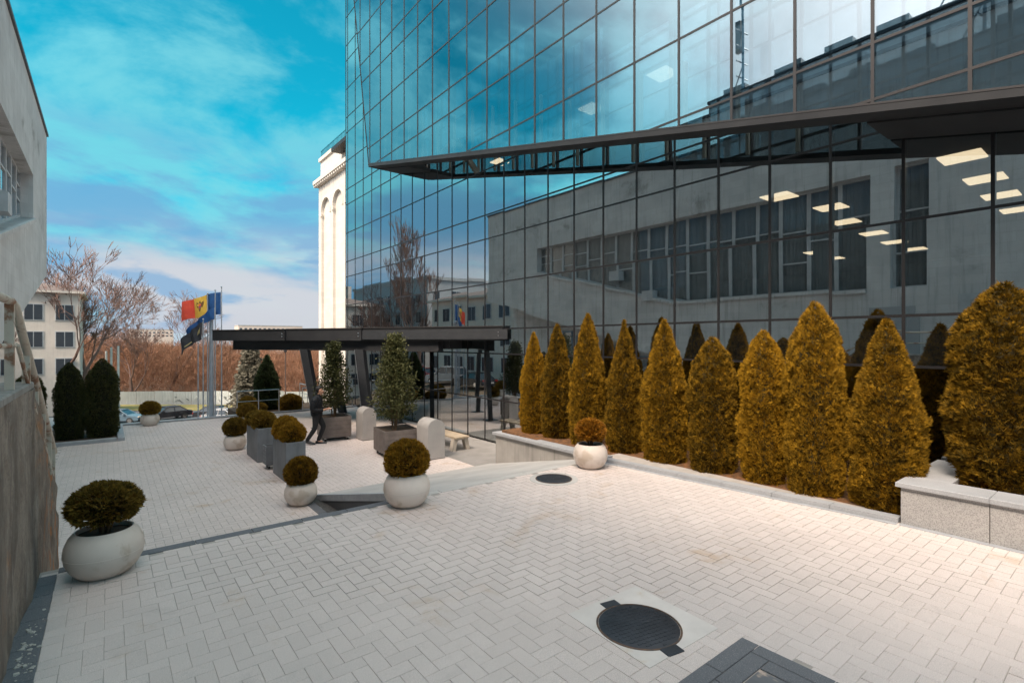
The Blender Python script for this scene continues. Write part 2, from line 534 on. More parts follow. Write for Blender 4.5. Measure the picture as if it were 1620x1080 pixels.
# ------------------------------------------------------------------ mesh builder
class MB:
    def __init__(s):
        s.v, s.f, s.m = [], [], []

    def quad(s, pts, mi=0):
        k = len(s.v)
        s.v += [tuple(p) for p in pts]
        s.f.append(tuple(range(k, k + len(pts))))
        s.m.append(mi)
        return s

    def box(s, x0, x1, y0, y1, z0, z1, mi=0, ch=0.0):
        """box, with the top edges chamfered by ch"""
        k = len(s.v)
        if ch <= 0:
            s.v += [(x0, y0, z0), (x1, y0, z0), (x1, y1, z0), (x0, y1, z0), (x0, y0, z1), (x1, y0, z1), (x1, y1, z1), (x0, y1, z1)]
            fs = [(3, 2, 1, 0), (4, 5, 6, 7), (0, 1, 5, 4), (1, 2, 6, 5), (2, 3, 7, 6), (3, 0, 4, 7)]
        else:
            z = z1 - ch
            s.v += [(x0, y0, z0), (x1, y0, z0), (x1, y1, z0), (x0, y1, z0), (x0, y0, z), (x1, y0, z), (x1, y1, z), (x0, y1, z),
                    (x0 + ch, y0 + ch, z1), (x1 - ch, y0 + ch, z1), (x1 - ch, y1 - ch, z1), (x0 + ch, y1 - ch, z1)]
            fs = [(3, 2, 1, 0), (8, 9, 10, 11), (0, 1, 5, 4), (1, 2, 6, 5), (2, 3, 7, 6), (3, 0, 4, 7),
                  (4, 5, 9, 8), (5, 6, 10, 9), (6, 7, 11, 10), (7, 4, 8, 11)]
        for f in fs:
            s.f.append(tuple(k + i for i in f))
            s.m.append(mi)
        return s

    def prism(s, pts, vec, mi=0):
        """closed polygon swept along vec"""
        n = len(pts)
        k = len(s.v)
        vec = Vector(vec)
        pts = [Vector(p) for p in pts]
        s.v += [tuple(p) for p in pts] + [tuple(p + vec) for p in pts]
        nrm = Vector((0, 0, 0))
        for i in range(n):
            nrm += pts[i].cross(pts[(i + 1) % n])
        flip = nrm.dot(vec) > 0
        a = tuple(range(k, k + n))
        b = tuple(range(k + n, k + 2 * n))
        s.f += [a[::-1] if flip else a, b if flip else b[::-1]]
        s.m += [mi, mi]
        for i in range(n):
            j = (i + 1) % n
            q = (k + i, k + j, k + n + j, k + n + i)
            s.f.append(q if flip else q[::-1])
            s.m.append(mi)
        return s

    def tube(s, pts, rad, n=8, mi=0, cap=True):
        pts = [Vector(p) for p in pts]
        if not hasattr(rad, '__len__'):
            rad = [rad] * len(pts)
        k = len(s.v)
        up = None
        for i, p in enumerate(pts):
            if i == 0:
                t = pts[1] - p
            elif i == len(pts) - 1:
                t = p - pts[i - 1]
            else:
                t = (pts[i + 1] - p).normalized() + (p - pts[i - 1]).normalized()
            t.normalize()
            if up is None:
                up = t.orthogonal().normalized()
            a = (up - t * up.dot(t))
            if a.length < 1e-5:
                a = t.orthogonal()
            a.normalize()
            up = a
            b = t.cross(a)
            for j in range(n):
                q = 2 * pi * j / n
                s.v.append(tuple(p + (a * cos(q) + b * sin(q)) * rad[i]))
        for i in range(len(pts) - 1):
            for j in range(n):
                jj = (j + 1) % n
                s.f.append((k + i * n + j, k + i * n + jj, k + (i + 1) * n + jj, k + (i + 1) * n + j))
                s.m.append(mi)
        if cap:
            s.f.append(tuple(k + j for j in range(n))[::-1])
            e = k + (len(pts) - 1) * n
            s.f.append(tuple(e + j for j in range(n)))
            s.m += [mi, mi]
        return s

    def lathe(s, prof, n=32, mi=0, cx=0, cy=0):
        k = len(s.v)
        for r, z in prof:
            for j in range(n):
                a = 2 * pi * j / n
                s.v.append((cx + r * cos(a), cy + r * sin(a), z))
        for i in range(len(prof) - 1):
            for j in range(n):
                jj = (j + 1) % n
                s.f.append((k + i * n + j, k + i * n + jj, k + (i + 1) * n + jj, k + (i + 1) * n + j))
                s.m.append(mi)
        s.f.append(tuple(k + j for j in range(n))[::-1])
        e = k + (len(prof) - 1) * n
        s.f.append(tuple(e + j for j in range(n)))
        s.m += [mi, mi]
        return s

    def mesh(s, name, mats, off=None, smooth=False):
        me = bpy.data.meshes.new(name)
        v = s.v
        if off is not None:
            v = [(a - off[0], b - off[1], c - off[2]) for a, b, c in v]
        me.from_pydata(v, [], s.f)
        for m in (mats if isinstance(mats, (list, tuple)) else [mats]):
            me.materials.append(m)
        if any(s.m):
            me.polygons.foreach_set('material_index', s.m)
        if smooth:
            me.polygons.foreach_set('use_smooth', [True] * len(me.polygons))
            try:
                me.set_sharp_from_angle(angle=R(40))
            except Exception:
                pass
        me.update()
        return me

    def build(s, name, mats, parent=None, world=False, smooth=False, loc=None):
        """link as one object; world=True: coordinates given in world space"""
        off = None
        if world and parent is not None:
            off = wloc(parent)
        o = bpy.data.objects.new(name, s.mesh(name, mats, off, smooth))
        COL.objects.link(o)
        o.parent = parent
        if loc is not None:
            o.location = loc
        return o


def wloc(o):
    v = Vector(o.location)
    while o.parent is not None:
        o = o.parent
        v = v + Vector(o.location)
    return v


def thing(name, label, cat, loc=(0, 0, 0), rz=0.0, group=None):
    o = bpy.data.objects.new(name, None)
    o.empty_display_size = .2
    COL.objects.link(o)
    o.location = loc
    o.rotation_euler = (0, 0, rz)
    return tag(o, label, cat, group)


def tag(o, label, cat, group=None):
    o['label'] = label
    o['category'] = cat
    if group:
        o['group'] = group
    return o


def kind(o, k):
    o['kind'] = k
    return o


def dup(root, loc, rz=0.0, scale=(1, 1, 1), label=None, group=None):
    r = root.copy()
    COL.objects.link(r)
    r.location = loc
    r.rotation_euler = (0, 0, rz)
    r.scale = scale
    if label:
        r['label'] = label
    if group:
        r['group'] = group
    for ch in list(root.children):
        c = ch.copy()
        COL.objects.link(c)
        c.parent = r
        for g in list(ch.children):
            d = g.copy()
            COL.objects.link(d)
            d.parent = c
    return r


TZ = -2.20        # upper terrace level
LZ = -3.15        # lower plaza level
XF = 9.50         # lower glass plane
XU = 8.15         # overhanging glass plane
XL = -2.07        # concrete building's street front
EDGE = 6.62       # terrace edge (Y)

# ------------------------------------------------------------------ ground and setting
def ground_z(x, y):
    def sm(a, b, t):
        t = max(0, min(1, (t - a) / (b - a)))
        return t * t * (3 - 2 * t)
    left = -4.3
    right = -8.75
    z = left + (right - left) * sm(-9, 4, x)
    z = z + (-8.75 - z) * sm(52, 70, y)
    d = x * FV.x + y * FV.y
    z += -1.55 * sm(62, 84, d)
    if y < 30:
        z = min(z, -4.4) - 1.0
    return z


mb = MB()
xs = [-3000, -900, -300, -120, -60] + [-40 + 3 * i for i in range(41)] + [120, 300, 900, 3000]
ys = [-200, -60, -20, 0, 20, 27] + [30 + 3 * i for i in range(32)] + [160, 240, 400, 900, 3000]
for yy in ys:
    for xx in xs:
        mb.v.append((xx, yy, ground_z(xx, yy)))
nx = len(xs)
for j in range(len(ys) - 1):
    for i in range(nx - 1):
        mb.f.append((j * nx + i, j * nx + i + 1, (j + 1) * nx + i + 1, (j + 1) * nx + i))
        mb.m.append(0)
kind(mb.build('ground', M['ground'], smooth=True), 'structure')

# street crossing beyond the plaza (runs across the view)
def across(d, s):
    """point at camera depth d and sideways s (metres), as world XY"""
    p = FV * d + RV * s
    return p.x, p.y


def strip(name, d0, d1, s0, s1, lift, m, n=40):
    b = MB()
    for i in range(n + 1):
        s = s0 + (s1 - s0) * i / n
        for k in range(7):
            d = d0 + (d1 - d0) * k / 6
            x, y = across(d, s)
            b.v.append((x, y, ground_z(x, y) + lift))
    for i in range(n):
        for k in range(6):
            a = i * 7 + k
            b.f.append((a, a + 7, a + 8, a + 1))
            b.m.append(0)
    return kind(b.build(name, m, smooth=True), 'structure')


strip('street', 46, 64, -75, 40, .14, M['asphalt'])
strip('grass_verge', 64.2, 82, -75, 40, .16, M['grass'])

# far ridge
mb = MB()
N = 60
for k, (d, h0, amp) in enumerate(((900, -60, 0), (1300, 16, 14), (2200, 34, 10), (2900, -80, 0))):
    for i in range(N + 1):
        s = -1900 + 3000 * i / N
        x, y = across(d, s * d / 1300)
        mb.v.append((x, y, h0 + amp * mnoise.noise(Vector((i * .22, k * 3.1, 0)))))
for k in range(3):
    for i in range(N):
        a = k * (N + 1) + i
        mb.f.append((a, a + 1, a + N + 2, a + N + 1))
        mb.m.append(0)
kind(mb.build('hills', M['hill'], smooth=True), 'structure')

# ---- terrace and lower plaza slabs
up = kind(MB().box(-.62, 7.9, -5, EDGE, TZ - 2.2, TZ - .005).build('upper_terrace', M['bedding']), 'structure')
lo = kind(MB().box(-1.6, XF - .1, EDGE + .02, 24.0, LZ - 1.8, LZ - .005).build('lower_plaza', M['bedding']), 'structure')

U = .118                      # paver width
def herring(x0, x1, y0, y1, keep):
    """2:1 blocks in herringbone: list of (cx, cy, vertical)"""
    out = []
    for j in range(int((y1 - y0) / U) + 2):
        for i in range(int((x1 - x0) / U) + 2):
            k = (i - j) % 4
            x, y = x0 + i * U, y0 + j * U
            if k == 0:
                c = (x + U, y + U / 2, 0)
            elif k == 3:
                c = (x + U / 2, y + U, 1)
            else:
                continue
            if keep(c[0], c[1]):
                out.append(c)
    return out


def paver_mesh(name, hx, hy, ch=.003, h=.04):
    return MB().box(-hx, hx, -hy, hy, -h, 0, 0, ch).mesh(name, M['paver_one'])


GAP = .0009
pm_h = paver_mesh('paver', U - GAP, U / 2 - GAP)
pm_v = paver_mesh('paver', U / 2 - GAP, U - GAP)

MAN1 = (3.22, 2.50)
MAN2 = (5.60, 6.02)
SLAB1 = [(2.91, 2.96), (3.72, 2.92), (3.67, 2.10), (2.86, 2.13)]
PAD = (1.2, 3.70, -1.2, 1.93)

def kerb_x(y):
    """front of the kerb / planter beside the glass tower"""
    if y < 1.95:
        return 7.53
    if y < 6.3:
        return 7.5 + (7.1 - 7.5) * (y - 1.95) / 4.35
    return 7.1 + .134 * (y - 6.3)


def keep_up(x, y):
    if not (-.47 < x < kerb_x(y) + .02 and -3.4 < y < EDGE - .10):
        return False
    if PAD[0] + .1 < x < PAD[1] - .05 and y < PAD[3] - .05:
        return False
    if abs(x - MAN1[0]) < .26 and abs(y - MAN1[1]) < .26:
        return False
    if (x - MAN2[0]) ** 2 + (y - MAN2[1]) ** 2 < .24 ** 2:
        return False
    return True


RAMP_X0 = lambda y: 3.60 - (y - EDGE) * .055
def keep_lo(x, y):
    if not (-1.30 < x < XF - .25 and EDGE + .1 < y < 23.95):
        return False
    if x < .30 and y > 20.48:
        return False
    if y < 10.68 and x > 3.06:
        return False
    if x > 7.35 and y < 14.8:
        return False
    return True


ps = herring(-.5, 7.6, -3.5, 6.6, keep_up)
def near_key(c):
    q = proj((c[0], c[1], TZ))
    if q is None or not (0 < q[0] < 1620 and q[1] < 1080):
        return 1e9
    return q[2]
ps.sort(key=near_key)
def jit():
    return rng.uniform(-.0009, .0007)
for (x, y, vert) in ps[:300]:
    o = bpy.data.objects.new('paver', pm_v if vert else pm_h)
    COL.objects.link(o)
    o.parent = up
    o.location = (x, y, TZ + jit())
    o.rotation_euler = (rng.gauss(0, .0018), rng.gauss(0, .0018), rng.gauss(0, .003))


def paver_field(name, lst, z, parent):
    n = len(lst)
    c = np.array(lst, dtype=float)
    hv = c[:, 2] > .5
    hx = np.where(hv, U / 2 - GAP, U - GAP)
    hy = np.where(hv, U - GAP, U / 2 - GAP)
    ch, hgt = .003, .04
    sg = np.array([(-1, -1), (1, -1), (1, 1), (-1, 1)])
    V = np.zeros((n, 8, 3))
    dz = NR.uniform(-.0009, .0007, n)
    tx, ty = NR.normal(0, .0018, n), NR.normal(0, .0018, n)
    for i in range(4):
        V[:, i, 0] = hx * sg[i, 0]
        V[:, i, 1] = hy * sg[i, 1]
        V[:, i, 2] = -hgt
        V[:, 4 + i, 0] = (hx - ch) * sg[i, 0]
        V[:, 4 + i, 1] = (hy - ch) * sg[i, 1]
        V[:, 4 + i, 2] = 0
    V[:, :, 2] += V[:, :, 0] * tx[:, None] + V[:, :, 1] * ty[:, None] + dz[:, None] + z
    V[:, :, 0] += c[:, 0][:, None]
    V[:, :, 1] += c[:, 1][:, None]
    fs = np.array([(4, 5, 6, 7), (0, 1, 5, 4), (1, 2, 6, 5), (2, 3, 7, 6), (3, 0, 4, 7)])
    F = (fs[None] + (np.arange(n) * 8)[:, None, None]).reshape(-1, 4)
    me = bpy.data.meshes.new(name)
    me.from_pydata(V.reshape(-1, 3).tolist(), [], F.tolist())
    me.materials.append(M['paver_many'])
    o = bpy.data.objects.new(name, me)
    COL.objects.link(o)
    o.parent = parent
    return kind(o, 'stuff')


paver_field('paver_field', ps[300:], TZ, up)
paver_field('paver_field', herring(-1.2, XF - .2, EDGE, 23.9, keep_lo), LZ, lo)

# dark border tiles: along the terrace edge, along the left wall, round the pad
def tiles(parent, x0, x1, y0, y1, z, along, step, m=None, name='border_tile'):
    n = max(1, round(((x1 - x0) if along == 'x' else (y1 - y0)) / step))
    for i in range(n):
        if along == 'x':
            a, b = x0 + (x1 - x0) * i / n, x0 + (x1 - x0) * (i + 1) / n
            bx = (a + .003, b - .003, y0 + .003, y1 - .003)
        else:
            a, b = y0 + (y1 - y0) * i / n, y0 + (y1 - y0) * (i + 1) / n
            bx = (x0 + .003, x1 - .003, a + .003, b - .003)
        cx, cy = (bx[0] + bx[1]) / 2, (bx[2] + bx[3]) / 2
        MB().box(bx[0] - cx, bx[1] - cx, bx[2] - cy, bx[3] - cy, -.05, 0, 0, .004).build(
            name, m or M['dark_paver'], parent, loc=(cx, cy, z + jit()))


tiles(up, -.38, 3.0, EDGE - .14, EDGE, TZ + .006, 'x', .6)
tiles(up, 3.0, 7.05, EDGE - .14, EDGE, TZ + .006, 'x', .8, M['concrete_ramp'], 'edge_stone')
tiles(up, -.60, -.38, -.5, EDGE - .16, TZ + .006, 'y', .24)
tiles(up, -.60, -.38, -3.5, -.5, TZ + .006, 'y', .5)
pin = MB().box(PAD[0] + .27, PAD[1] - .27, PAD[2], PAD[3] - .27, TZ - .05, TZ + .004).build('pad_infill', M['pad_inner'], up)
for r_ in (0, 1):
    e = .13 * r_
    tiles(up, PAD[0], PAD[1] - e, PAD[3] - .13 - e, PAD[3] - e, TZ + .006, 'x', .5)
    tiles(up, PAD[1] - .13 - e, PAD[1] - e, PAD[2], PAD[3] - .13 - e, TZ + .006, 'y', .5)

# manhole covers
def manhole(c, r, label, ears, ang):
    t = thing('manhole_cover', label, 'manhole cover', (c[0], c[1], TZ), ang)
    b = MB().lathe([(r * 1.0, -.04), (r * 1.0, .008), (r * .955, .010), (r * .95, .004)], 48)
    b.build('rim', M['iron_rust'], t, smooth=True)
    b = MB().lathe([(r * .945, -.03), (r * .945, .006), (r * .93, .0085)], 48)
    lid = b.build('lid', M['iron'], t, smooth=True)
    g = MB()
    st = r / 8
    for i in range(-8, 9):
        for j in range(-8, 9):
            x, y = i * st, j * st
            if x * x + y * y < (r * .88) ** 2:
                h = st * .33
                g.box(x - h, x + h, y - h * .55, y + h * .55, .006, .0125, 0, .002)
    kind(g.build('tread_studs', M['iron'], lid), 'stuff')
    if ears:
        for s in (1, -1):
            g = MB().box(-.075, .075, r * .96 if s > 0 else -r - .075, r + .075 if s > 0 else -r * .96, -.03, .012, 0, .004)
            g.build('lug', M['iron'], t)
    return t


slab = MB().prism([(x, y, TZ - .05) for x, y in SLAB1], (0, 0, .055)).build('manhole_surround', mat('pale mortar', (.64, .59, .555), (.56, .515, .485), 3, .9, .02, 60, stain=((.50, .36, .22), 2.5, .58, .5)), up)
manhole(MAN1, .325, 'large round cast iron manhole cover set in a pale concrete square', True, R(-12))
b = MB().lathe([(.40, TZ - .05), (.385, TZ + .0045)], 32, cx=MAN2[0], cy=MAN2[1]).build('mortar_ring', M['concrete_ramp'], up)
manhole(MAN2, .295, 'smaller dark manhole cover near the white pot by the thuja bed', False, 0)

# concrete ramp down to the lower plaza
rp = kind(MB().prism([(0, EDGE + .004, TZ - .002), (0, 10.72, LZ + .006), (0, 10.72, LZ - .3), (0, EDGE + .004, LZ - .3)], (1, 0, 0)).build(
    'ramp', M['concrete_ramp']), 'structure')
me = rp.data
for vtx in me.vertices:
    y = vtx.co.y
    if vtx.co.x < .5:
        vtx.co.x = RAMP_X0(y)
    else:
        vtx.co.x = kerb_x(y) + .02
me.update()
# low kerb on the ramp's open side
k0, k1 = RAMP_X0(EDGE), RAMP_X0(10.72)
for nm, x0, x1, za, zb, m_ in (('ramp_kerb', -.10, .02, .02, -.10, M['kerb']), ('ramp_side', -.085, -.002, -.102, -1.2, M['asphalt'])):
    mb = MB()
    mb.prism([(k0 + x0, EDGE + .006, TZ + za), (k0 + x1, EDGE + .006, TZ + za), (k0 + x1, EDGE + .006, TZ + zb), (k0 + x0, EDGE + .006, TZ + zb)], (k1 - k0, 4.08, LZ - TZ))
    mb.build(nm, m_, rp)
# gravel in the wedge left of the ramp and concrete apron at the glass
g = MB().prism([(3.1, EDGE + .03, LZ - .02), (3.58, EDGE + .03, LZ - .02), (3.36, 10.7, LZ - .02), (3.1, 10.7, LZ - .02)], (0, 0, .018))
kind(g.build('gravel_bed', mat('dark gravel', (.055, .052, .05), (.12, .11, .10), 30, 1, .15, 50)), 'structure')
tiles(lo, 3.0, 3.16, EDGE + .05, 10.7, LZ + .006, 'y', .6)
ap = MB().box(7.27, XF - .12, 10.3, 14.9, LZ - .05, LZ + .004).build('concrete_apron', mat('shade toned concrete', (.27, .255, .245), (.21, .20, .19), 1.5, .9, .03, 40, stain=((.14, .13, .12), 1.6, .58, .6)), lo)  # shade on the apron is put into this darker concrete colour
tiles(lo, XF - .36, XF - .14, 15.0, 24.0, LZ + .004, 'y', .6, M['kerb'], 'threshold_stone')

# far kerb of the plaza and the planted strip behind it
kerb = kind(MB().box(-1.6, 9.4, 24.0, 24.2, LZ - 1.5, LZ + .06).build('plaza_kerb', M['kerb']), 'structure')
bed2 = kind(MB().box(4.4, 9.4, 24.22, 27.2, LZ - 1.5, LZ + .02).build('planting_strip', M['soil']), 'structure')
rw = kind(MB().box(-1.6, 4.38, 24.22, 25.1, LZ - 1.6, LZ - .04).build('flagpole_footing', M['concrete_ramp']), 'structure')
retain = kind(MB().box(-3.2, 9.4, 24.5, 25.05, LZ - 6.5, LZ - .1).build('retaining_wall', M['grey_block']), 'structure')
# left bed with the dark thujas
lb = kind(MB().box(-3.0, .20, 20.6, 23.98, LZ - .4, LZ + .05).build('planting_bed', M['soil']), 'structure')
MB().box(.22, .40, 20.4, 23.98, LZ - .3, LZ + .11, 0, .01).build('bed_kerb', M['kerb'], lb)
MB().box(-3.0, .20, 20.4, 20.58, LZ - .3, LZ + .11, 0, .01).build('bed_kerb', M['kerb'], lb)
# ground left of the plaza, below the concrete building
kind(MB().box(-13, -1.62, -12, 29, LZ - 1.5, LZ - .06).build('side_yard', M['concrete_ramp']), 'structure')

# ------------------------------------------------------------------ glass office tower
BZ = LZ - .02
ROWS = [BZ, -1.825, -.38, .39, 1.835, 3.28, 4.05, 5.495, 6.94, 7.71, 9.155, 10.6, 11.37, 12.815, 14.26, 15.03, 16.475, 17.92, 18.69, 20.135, 21.58]
TOP = 22.4
YEND = 25.75
Y0 = 1.42
COLS = [Y0 + 1.0025 * k for k in range(-5, 25)]          # mullion positions
COLS = [y for y in COLS if y < YEND - .2] + [YEND]
tower = thing('glass_office_building', 'dark glass curtain wall office building with a sloping overhanging upper skin', 'building', (XF + 7, 10, LZ))


def edge_z(y):                     # lower edge of the overhanging skin
    return 2.82 + .2253 * (y - .95)


def lean_y(z):                     # far edge of the skin leans outwards going up
    return 19.55 + (z - 7.01) * .21


def clip(poly, f):
    """keep the part of a polygon in (y, z) where f >= 0"""
    out = []
    n = len(poly)
    for i in range(n):
        a, b = poly[i], poly[(i + 1) % n]
        fa, fb = f(a), f(b)
        if fa >= 0:
            out.append(a)
        if (fa >= 0) != (fb >= 0):
            t = fa / (fa - fb)
            out.append((a[0] + (b[0] - a[0]) * t, a[1] + (b[1] - a[1]) * t))
    return out


far_panes = {'l': MB(), 'u': MB()}
TH = .014

def pane(poly, x, which):
    """one sheet of glass, polygon in (y, z) at plane x, facing -X"""
    cy = sum(p[0] for p in poly) / len(poly)
    cz = sum(p[1] for p in poly) / len(poly)
    vis = in_view((x, cy, cz), 60)
    tilt = (rng.gauss(0, .0017), rng.gauss(0, .0021))
    b = MB() if vis else far_panes[which]
    pts = [Vector((x + (p[1] - cz) * tilt[0] + (p[0] - cy) * tilt[1], p[0], p[1])) for p in poly]
    k = len(b.f)
    b.prism(pts, (TH, 0, 0), 1)
    b.m[k] = 0
    if vis:
        c = Vector((x, cy, cz))
        b.v = [tuple(Vector(v) - c) for v in b.v]
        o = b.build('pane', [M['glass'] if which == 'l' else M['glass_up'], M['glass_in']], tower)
        o.location = c - Vector(tower.location)


G = .022
for a, b in zip(COLS[:-1], COLS[1:]):
    for z0, z1 in zip(ROWS[:-1], ROWS[1:]):
        if z0 > max(edge_z(a), 0) + 2.6 and b < lean_y(z1) - .1:
            continue
        pane([(a + G, z0 + G), (b - G, z0 + G), (b - G, z1 - G), (a + G, z1 - G)], XF, 'l')
        poly = None
for a, b in zip(COLS[:-1], COLS[1:]):
    for z0, z1 in zip(ROWS[:-1], ROWS[1:]):
        poly = [(a + G, z0 + G), (b - G, z0 + G), (b - G, z1 - G), (a + G, z1 - G)]
        poly = clip(poly, lambda p: p[1] - edge_z(p[0]) - .05)
        if len(poly) > 2:
            poly = clip(poly, lambda p: lean_y(p[1]) - p[0] - .03)
        if len(poly) > 2:
            ar = abs(sum(poly[i][0] * poly[(i + 1) % len(poly)][1] - poly[(i + 1) % len(poly)][0] * poly[i][1] for i in range(len(poly)))) / 2
            if ar > .02:
                pane(poly, XU, 'u')
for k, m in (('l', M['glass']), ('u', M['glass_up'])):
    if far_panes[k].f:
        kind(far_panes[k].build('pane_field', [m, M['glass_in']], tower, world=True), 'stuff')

# mullions and transoms of the lower facade
for y in COLS:
    zt = TOP if y > 19.4 else edge_z(y) + 2.9
    MB().box(XF - .012, XF + .12, y - .021, y + .021, BZ, zt).build('mullion', M['mullion_dark'], tower, world=True)
for z in ROWS:
    ya = COLS[0]
    if z > 4.2:
        ya = max(COLS[0], (z - 2.82 - 2.9) / .2253 + .95)
    ya = min(ya, 19.6)
    MB().box(XF - .009, XF + .10, ya, YEND, z - .020, z + .020).build('transom', M['mullion_dark'], tower, world=True)
# overhanging skin
for y in COLS:
    z0 = edge_z(y) + .02
    if y > lean_y(TOP):
        continue
    if y > 19.5:
        z0 = 7.01 + (y - 19.55) / .21
    if z0 > TOP:
        continue
    MB().box(XU - .012, XU + .09, y - .020, y + .020, z0, TOP).build('mullion', M['mullion'], tower, world=True)
    if y < 19 and y > 4:
        MB().box(XU + .16, XU + .24, y - .03, y + .03, z0 + .1, z0 + 1.3).build('hanger_post', M['post'], tower, world=True)
for z in ROWS[5:]:
    ya = COLS[0]
    yb = lean_y(z) - .02 if z > 7 else (z - 2.82) / .2253 + .95
    if yb < ya + .1:
        continue
    MB().box(XU - .009, XU + .08, ya, yb, z - .019, z + .019).build('transom', M['mullion'], tower, world=True)
# fascia beam along the sloping edge, soffits, leaning end trim
def along_edge(x0, x1, ya, yb, dz0, dz1):
    b = MB()
    b.prism([(x0, ya, edge_z(ya) + dz0), (x1, ya, edge_z(ya) + dz0), (x1, ya, edge_z(ya) + dz1), (x0, ya, edge_z(ya) + dz1)],
            (0, yb - ya, edge_z(yb) - edge_z(ya)))
    return b


along_edge(XU - .05, XU + .36, COLS[0], 19.5, -.055, .045).build('fascia_beam', M['steel_clad'], tower, world=True)
along_edge(XU - .055, XU - .045 + .03, COLS[0], 19.5, .047, .075).build('drip_trim', M['mullion'], tower, world=True)
along_edge(XU + .36, XF - .05, 16.9, 19.45, -.08, .05).build('end_soffit', M['steel_clad'], tower, world=True)
along_edge(XU + .36, XF - .05, COLS[0], 2.6, -.08, .05).build('end_soffit', M['steel_clad'], tower, world=True)
b = MB()
b.prism([(XU - .015, lean_y(7.0) - .012, 6.95), (XF, lean_y(7.0) - .012, 6.95), (XF, lean_y(7.0) + .02, 6.95), (XU - .015, lean_y(7.0) + .02, 6.95)],
        (0, lean_y(TOP) - lean_y(7.0), TOP - 7.0))
b.build('end_return', M['steel_clad'], tower, world=True)
for y in (15.2,):
    b = MB()
    z = edge_z(y)
    b.prism([(XU + .3, y - .06, z + .0), (XU + .55, y - .06, z + .0), (XF - .06, y - .06, z + .8), (XF - .06, y - .06, z + 1.05)], (0, .12, 0))
    b.build('bracket', M['post'], tower, world=True)
# body: roof, ends, slabs, floor, back wall
MB().box(XF + .15, 27, COLS[0] - .1, YEND - .02, TOP, TOP + .6).build('roof', M['steel_clad'], tower, world=True)
MB().box(XU + .05, XF + .2, COLS[0] - .1, lean_y(TOP) - .1, TOP, TOP + .6).build('roof_edge', M['steel_clad'], tower, world=True)
MB().box(XF + .13, 27, YEND + .0, YEND + .3, BZ, TOP + .6).build('end_wall', M['steel_clad'], tower, world=True)
MB().box(XU, 27, COLS[0] - .35, COLS[0] - .05, BZ, TOP + .6).build('end_wall', M['steel_clad'], tower, world=True)
MB().box(26.7, 27, COLS[0], YEND, BZ, TOP).build('back_wall', M['interior'], tower, world=True)
MB().box(XF + .13, 26.7, COLS[0], YEND, BZ - .3, BZ + .02).build('floor_slab', M['int_floor'], tower, world=True)
for za, zb in ((-.36, .37), (3.30, 4.03), (6.96, 7.69), (10.62, 11.35), (14.28, 15.01), (17.94, 18.67)):
    MB().box(XF + .16, 26.7, COLS[0], YEND - .02, za, zb).build('floor_slab', M['interior'], tower, world=True)
MB().box(12.4, 12.5, COLS[0], 10.2, BZ + .02, -.37).build('panelled_wall', M['int_brown'], tower, world=True)
for y in (-2.0, 6.7, 13.6, 20.5):
    for x in (11.0, 18.0):
        for za, zb in ((BZ + .02, -.37), (.38, 3.29), (4.04, 6.95), (7.7, 10.6)):
            MB().box(x - .22, x + .22, y - .22, y + .22, za, zb).build('column', M['interior'], tower, world=True)
# lit ceiling panels where the photograph shows them
spots = [(11.95, 2.19, 3.28), (13.9, 2.19, 3.28), (15.75, 2.22, 3.28), (17.8, 2.2, 3.28), (11.95, 5.36, 3.28), (13.9, 5.0, 3.28), (15.9, 5.36, 3.28), (18.25, 5.4, 3.28),
         (20.4, 5.45, 3.28), (22.5, 5.4, 3.28), (20.5, 7.9, 3.28), (22.5, 8.0, 3.28), (11.3, 8.0, 6.93), (11.3, 10.5, 6.93), (11.9, 15.8, 6.93)]
for x, y, z in spots:
    MB().box(x - .3, x + .3, y - .3, y + .3, z - .012, z + .012).build('ceiling_light', M['lamp'], tower, world=True)

# ------------------------------------------------------------------ entrance canopy
cn = thing('entrance_canopy', 'black steel entrance canopy on slanted columns in front of the glass building', 'canopy', (6.3, 18.0, LZ))
A, Bp, Cp, Dp = Vector((3.25, 23.1, 0)), Vector((9.38, 12.15, 0)), Vector((9.38, 23.6, 0)), Vector((4.6, 23.9, 0))
ab = (Bp - A).normalized()
inn = Vector((-ab.y, ab.x, 0))
if inn.dot(Cp - A) < 0:
    inn = -inn
MB().prism([A + inn * .05 + Vector((0, 0, .07)), Bp + inn * .05 + Vector((0, 0, .07)), Cp + Vector((0, 0, .07)), Dp + Vector((0, 0, .07))], (0, 0, .30)).build('roof_deck', M['steel'], cn, world=True)
L = (Bp - A).length
for i, (s0, s1, o) in enumerate(((0, .30, 0), (.30, .57, .07), (.57, .985, .14))):
    p, q = A + ab * L * s0 + inn * (o - .06), A + ab * L * s1 + inn * (o - .06)
    zt = .42 + .012 * i
    b = MB().prism([p + Vector((0, 0, .03)), q + Vector((0, 0, .03)), q + inn * .1 + Vector((0, 0, .03)), p + inn * .1 + Vector((0, 0, .03))], (0, 0, zt - .03))
    f = b.build('fascia', M['steel_clad'], cn, world=True)
    b = MB().prism([p - inn * .03 + Vector((0, 0, zt)), q - inn * .03 + Vector((0, 0, zt)), q + inn * .2 + Vector((0, 0, zt)), p + inn * .2 + Vector((0, 0, zt))], (0, 0, .035))
    b.build('top_flashing', M['mullion'], f, world=True)
    for sgn in (.02, .055):
        c = q - ab * .12 - inn * .012 + Vector((0, 0, .12 + sgn * 3))
        MB().box(c.x - .016, c.x + .016, c.y - .016, c.y + .016, c.z - .02, c.z + .02).build('bolt', M['stainless'], f, world=True)
p, q = A + ab * .75 + inn * .25, A + ab * (L * .80) + inn * .25
b = MB().prism([p + Vector((0, 0, -.30)), q + Vector((0, 0, -.30)), q + inn * .3 + Vector((0, 0, -.30)), p + inn * .3 + Vector((0, 0, -.30))], (0, 0, .365))
bm_ = b.build('front_beam', M['steel_clad'], cn, world=True)
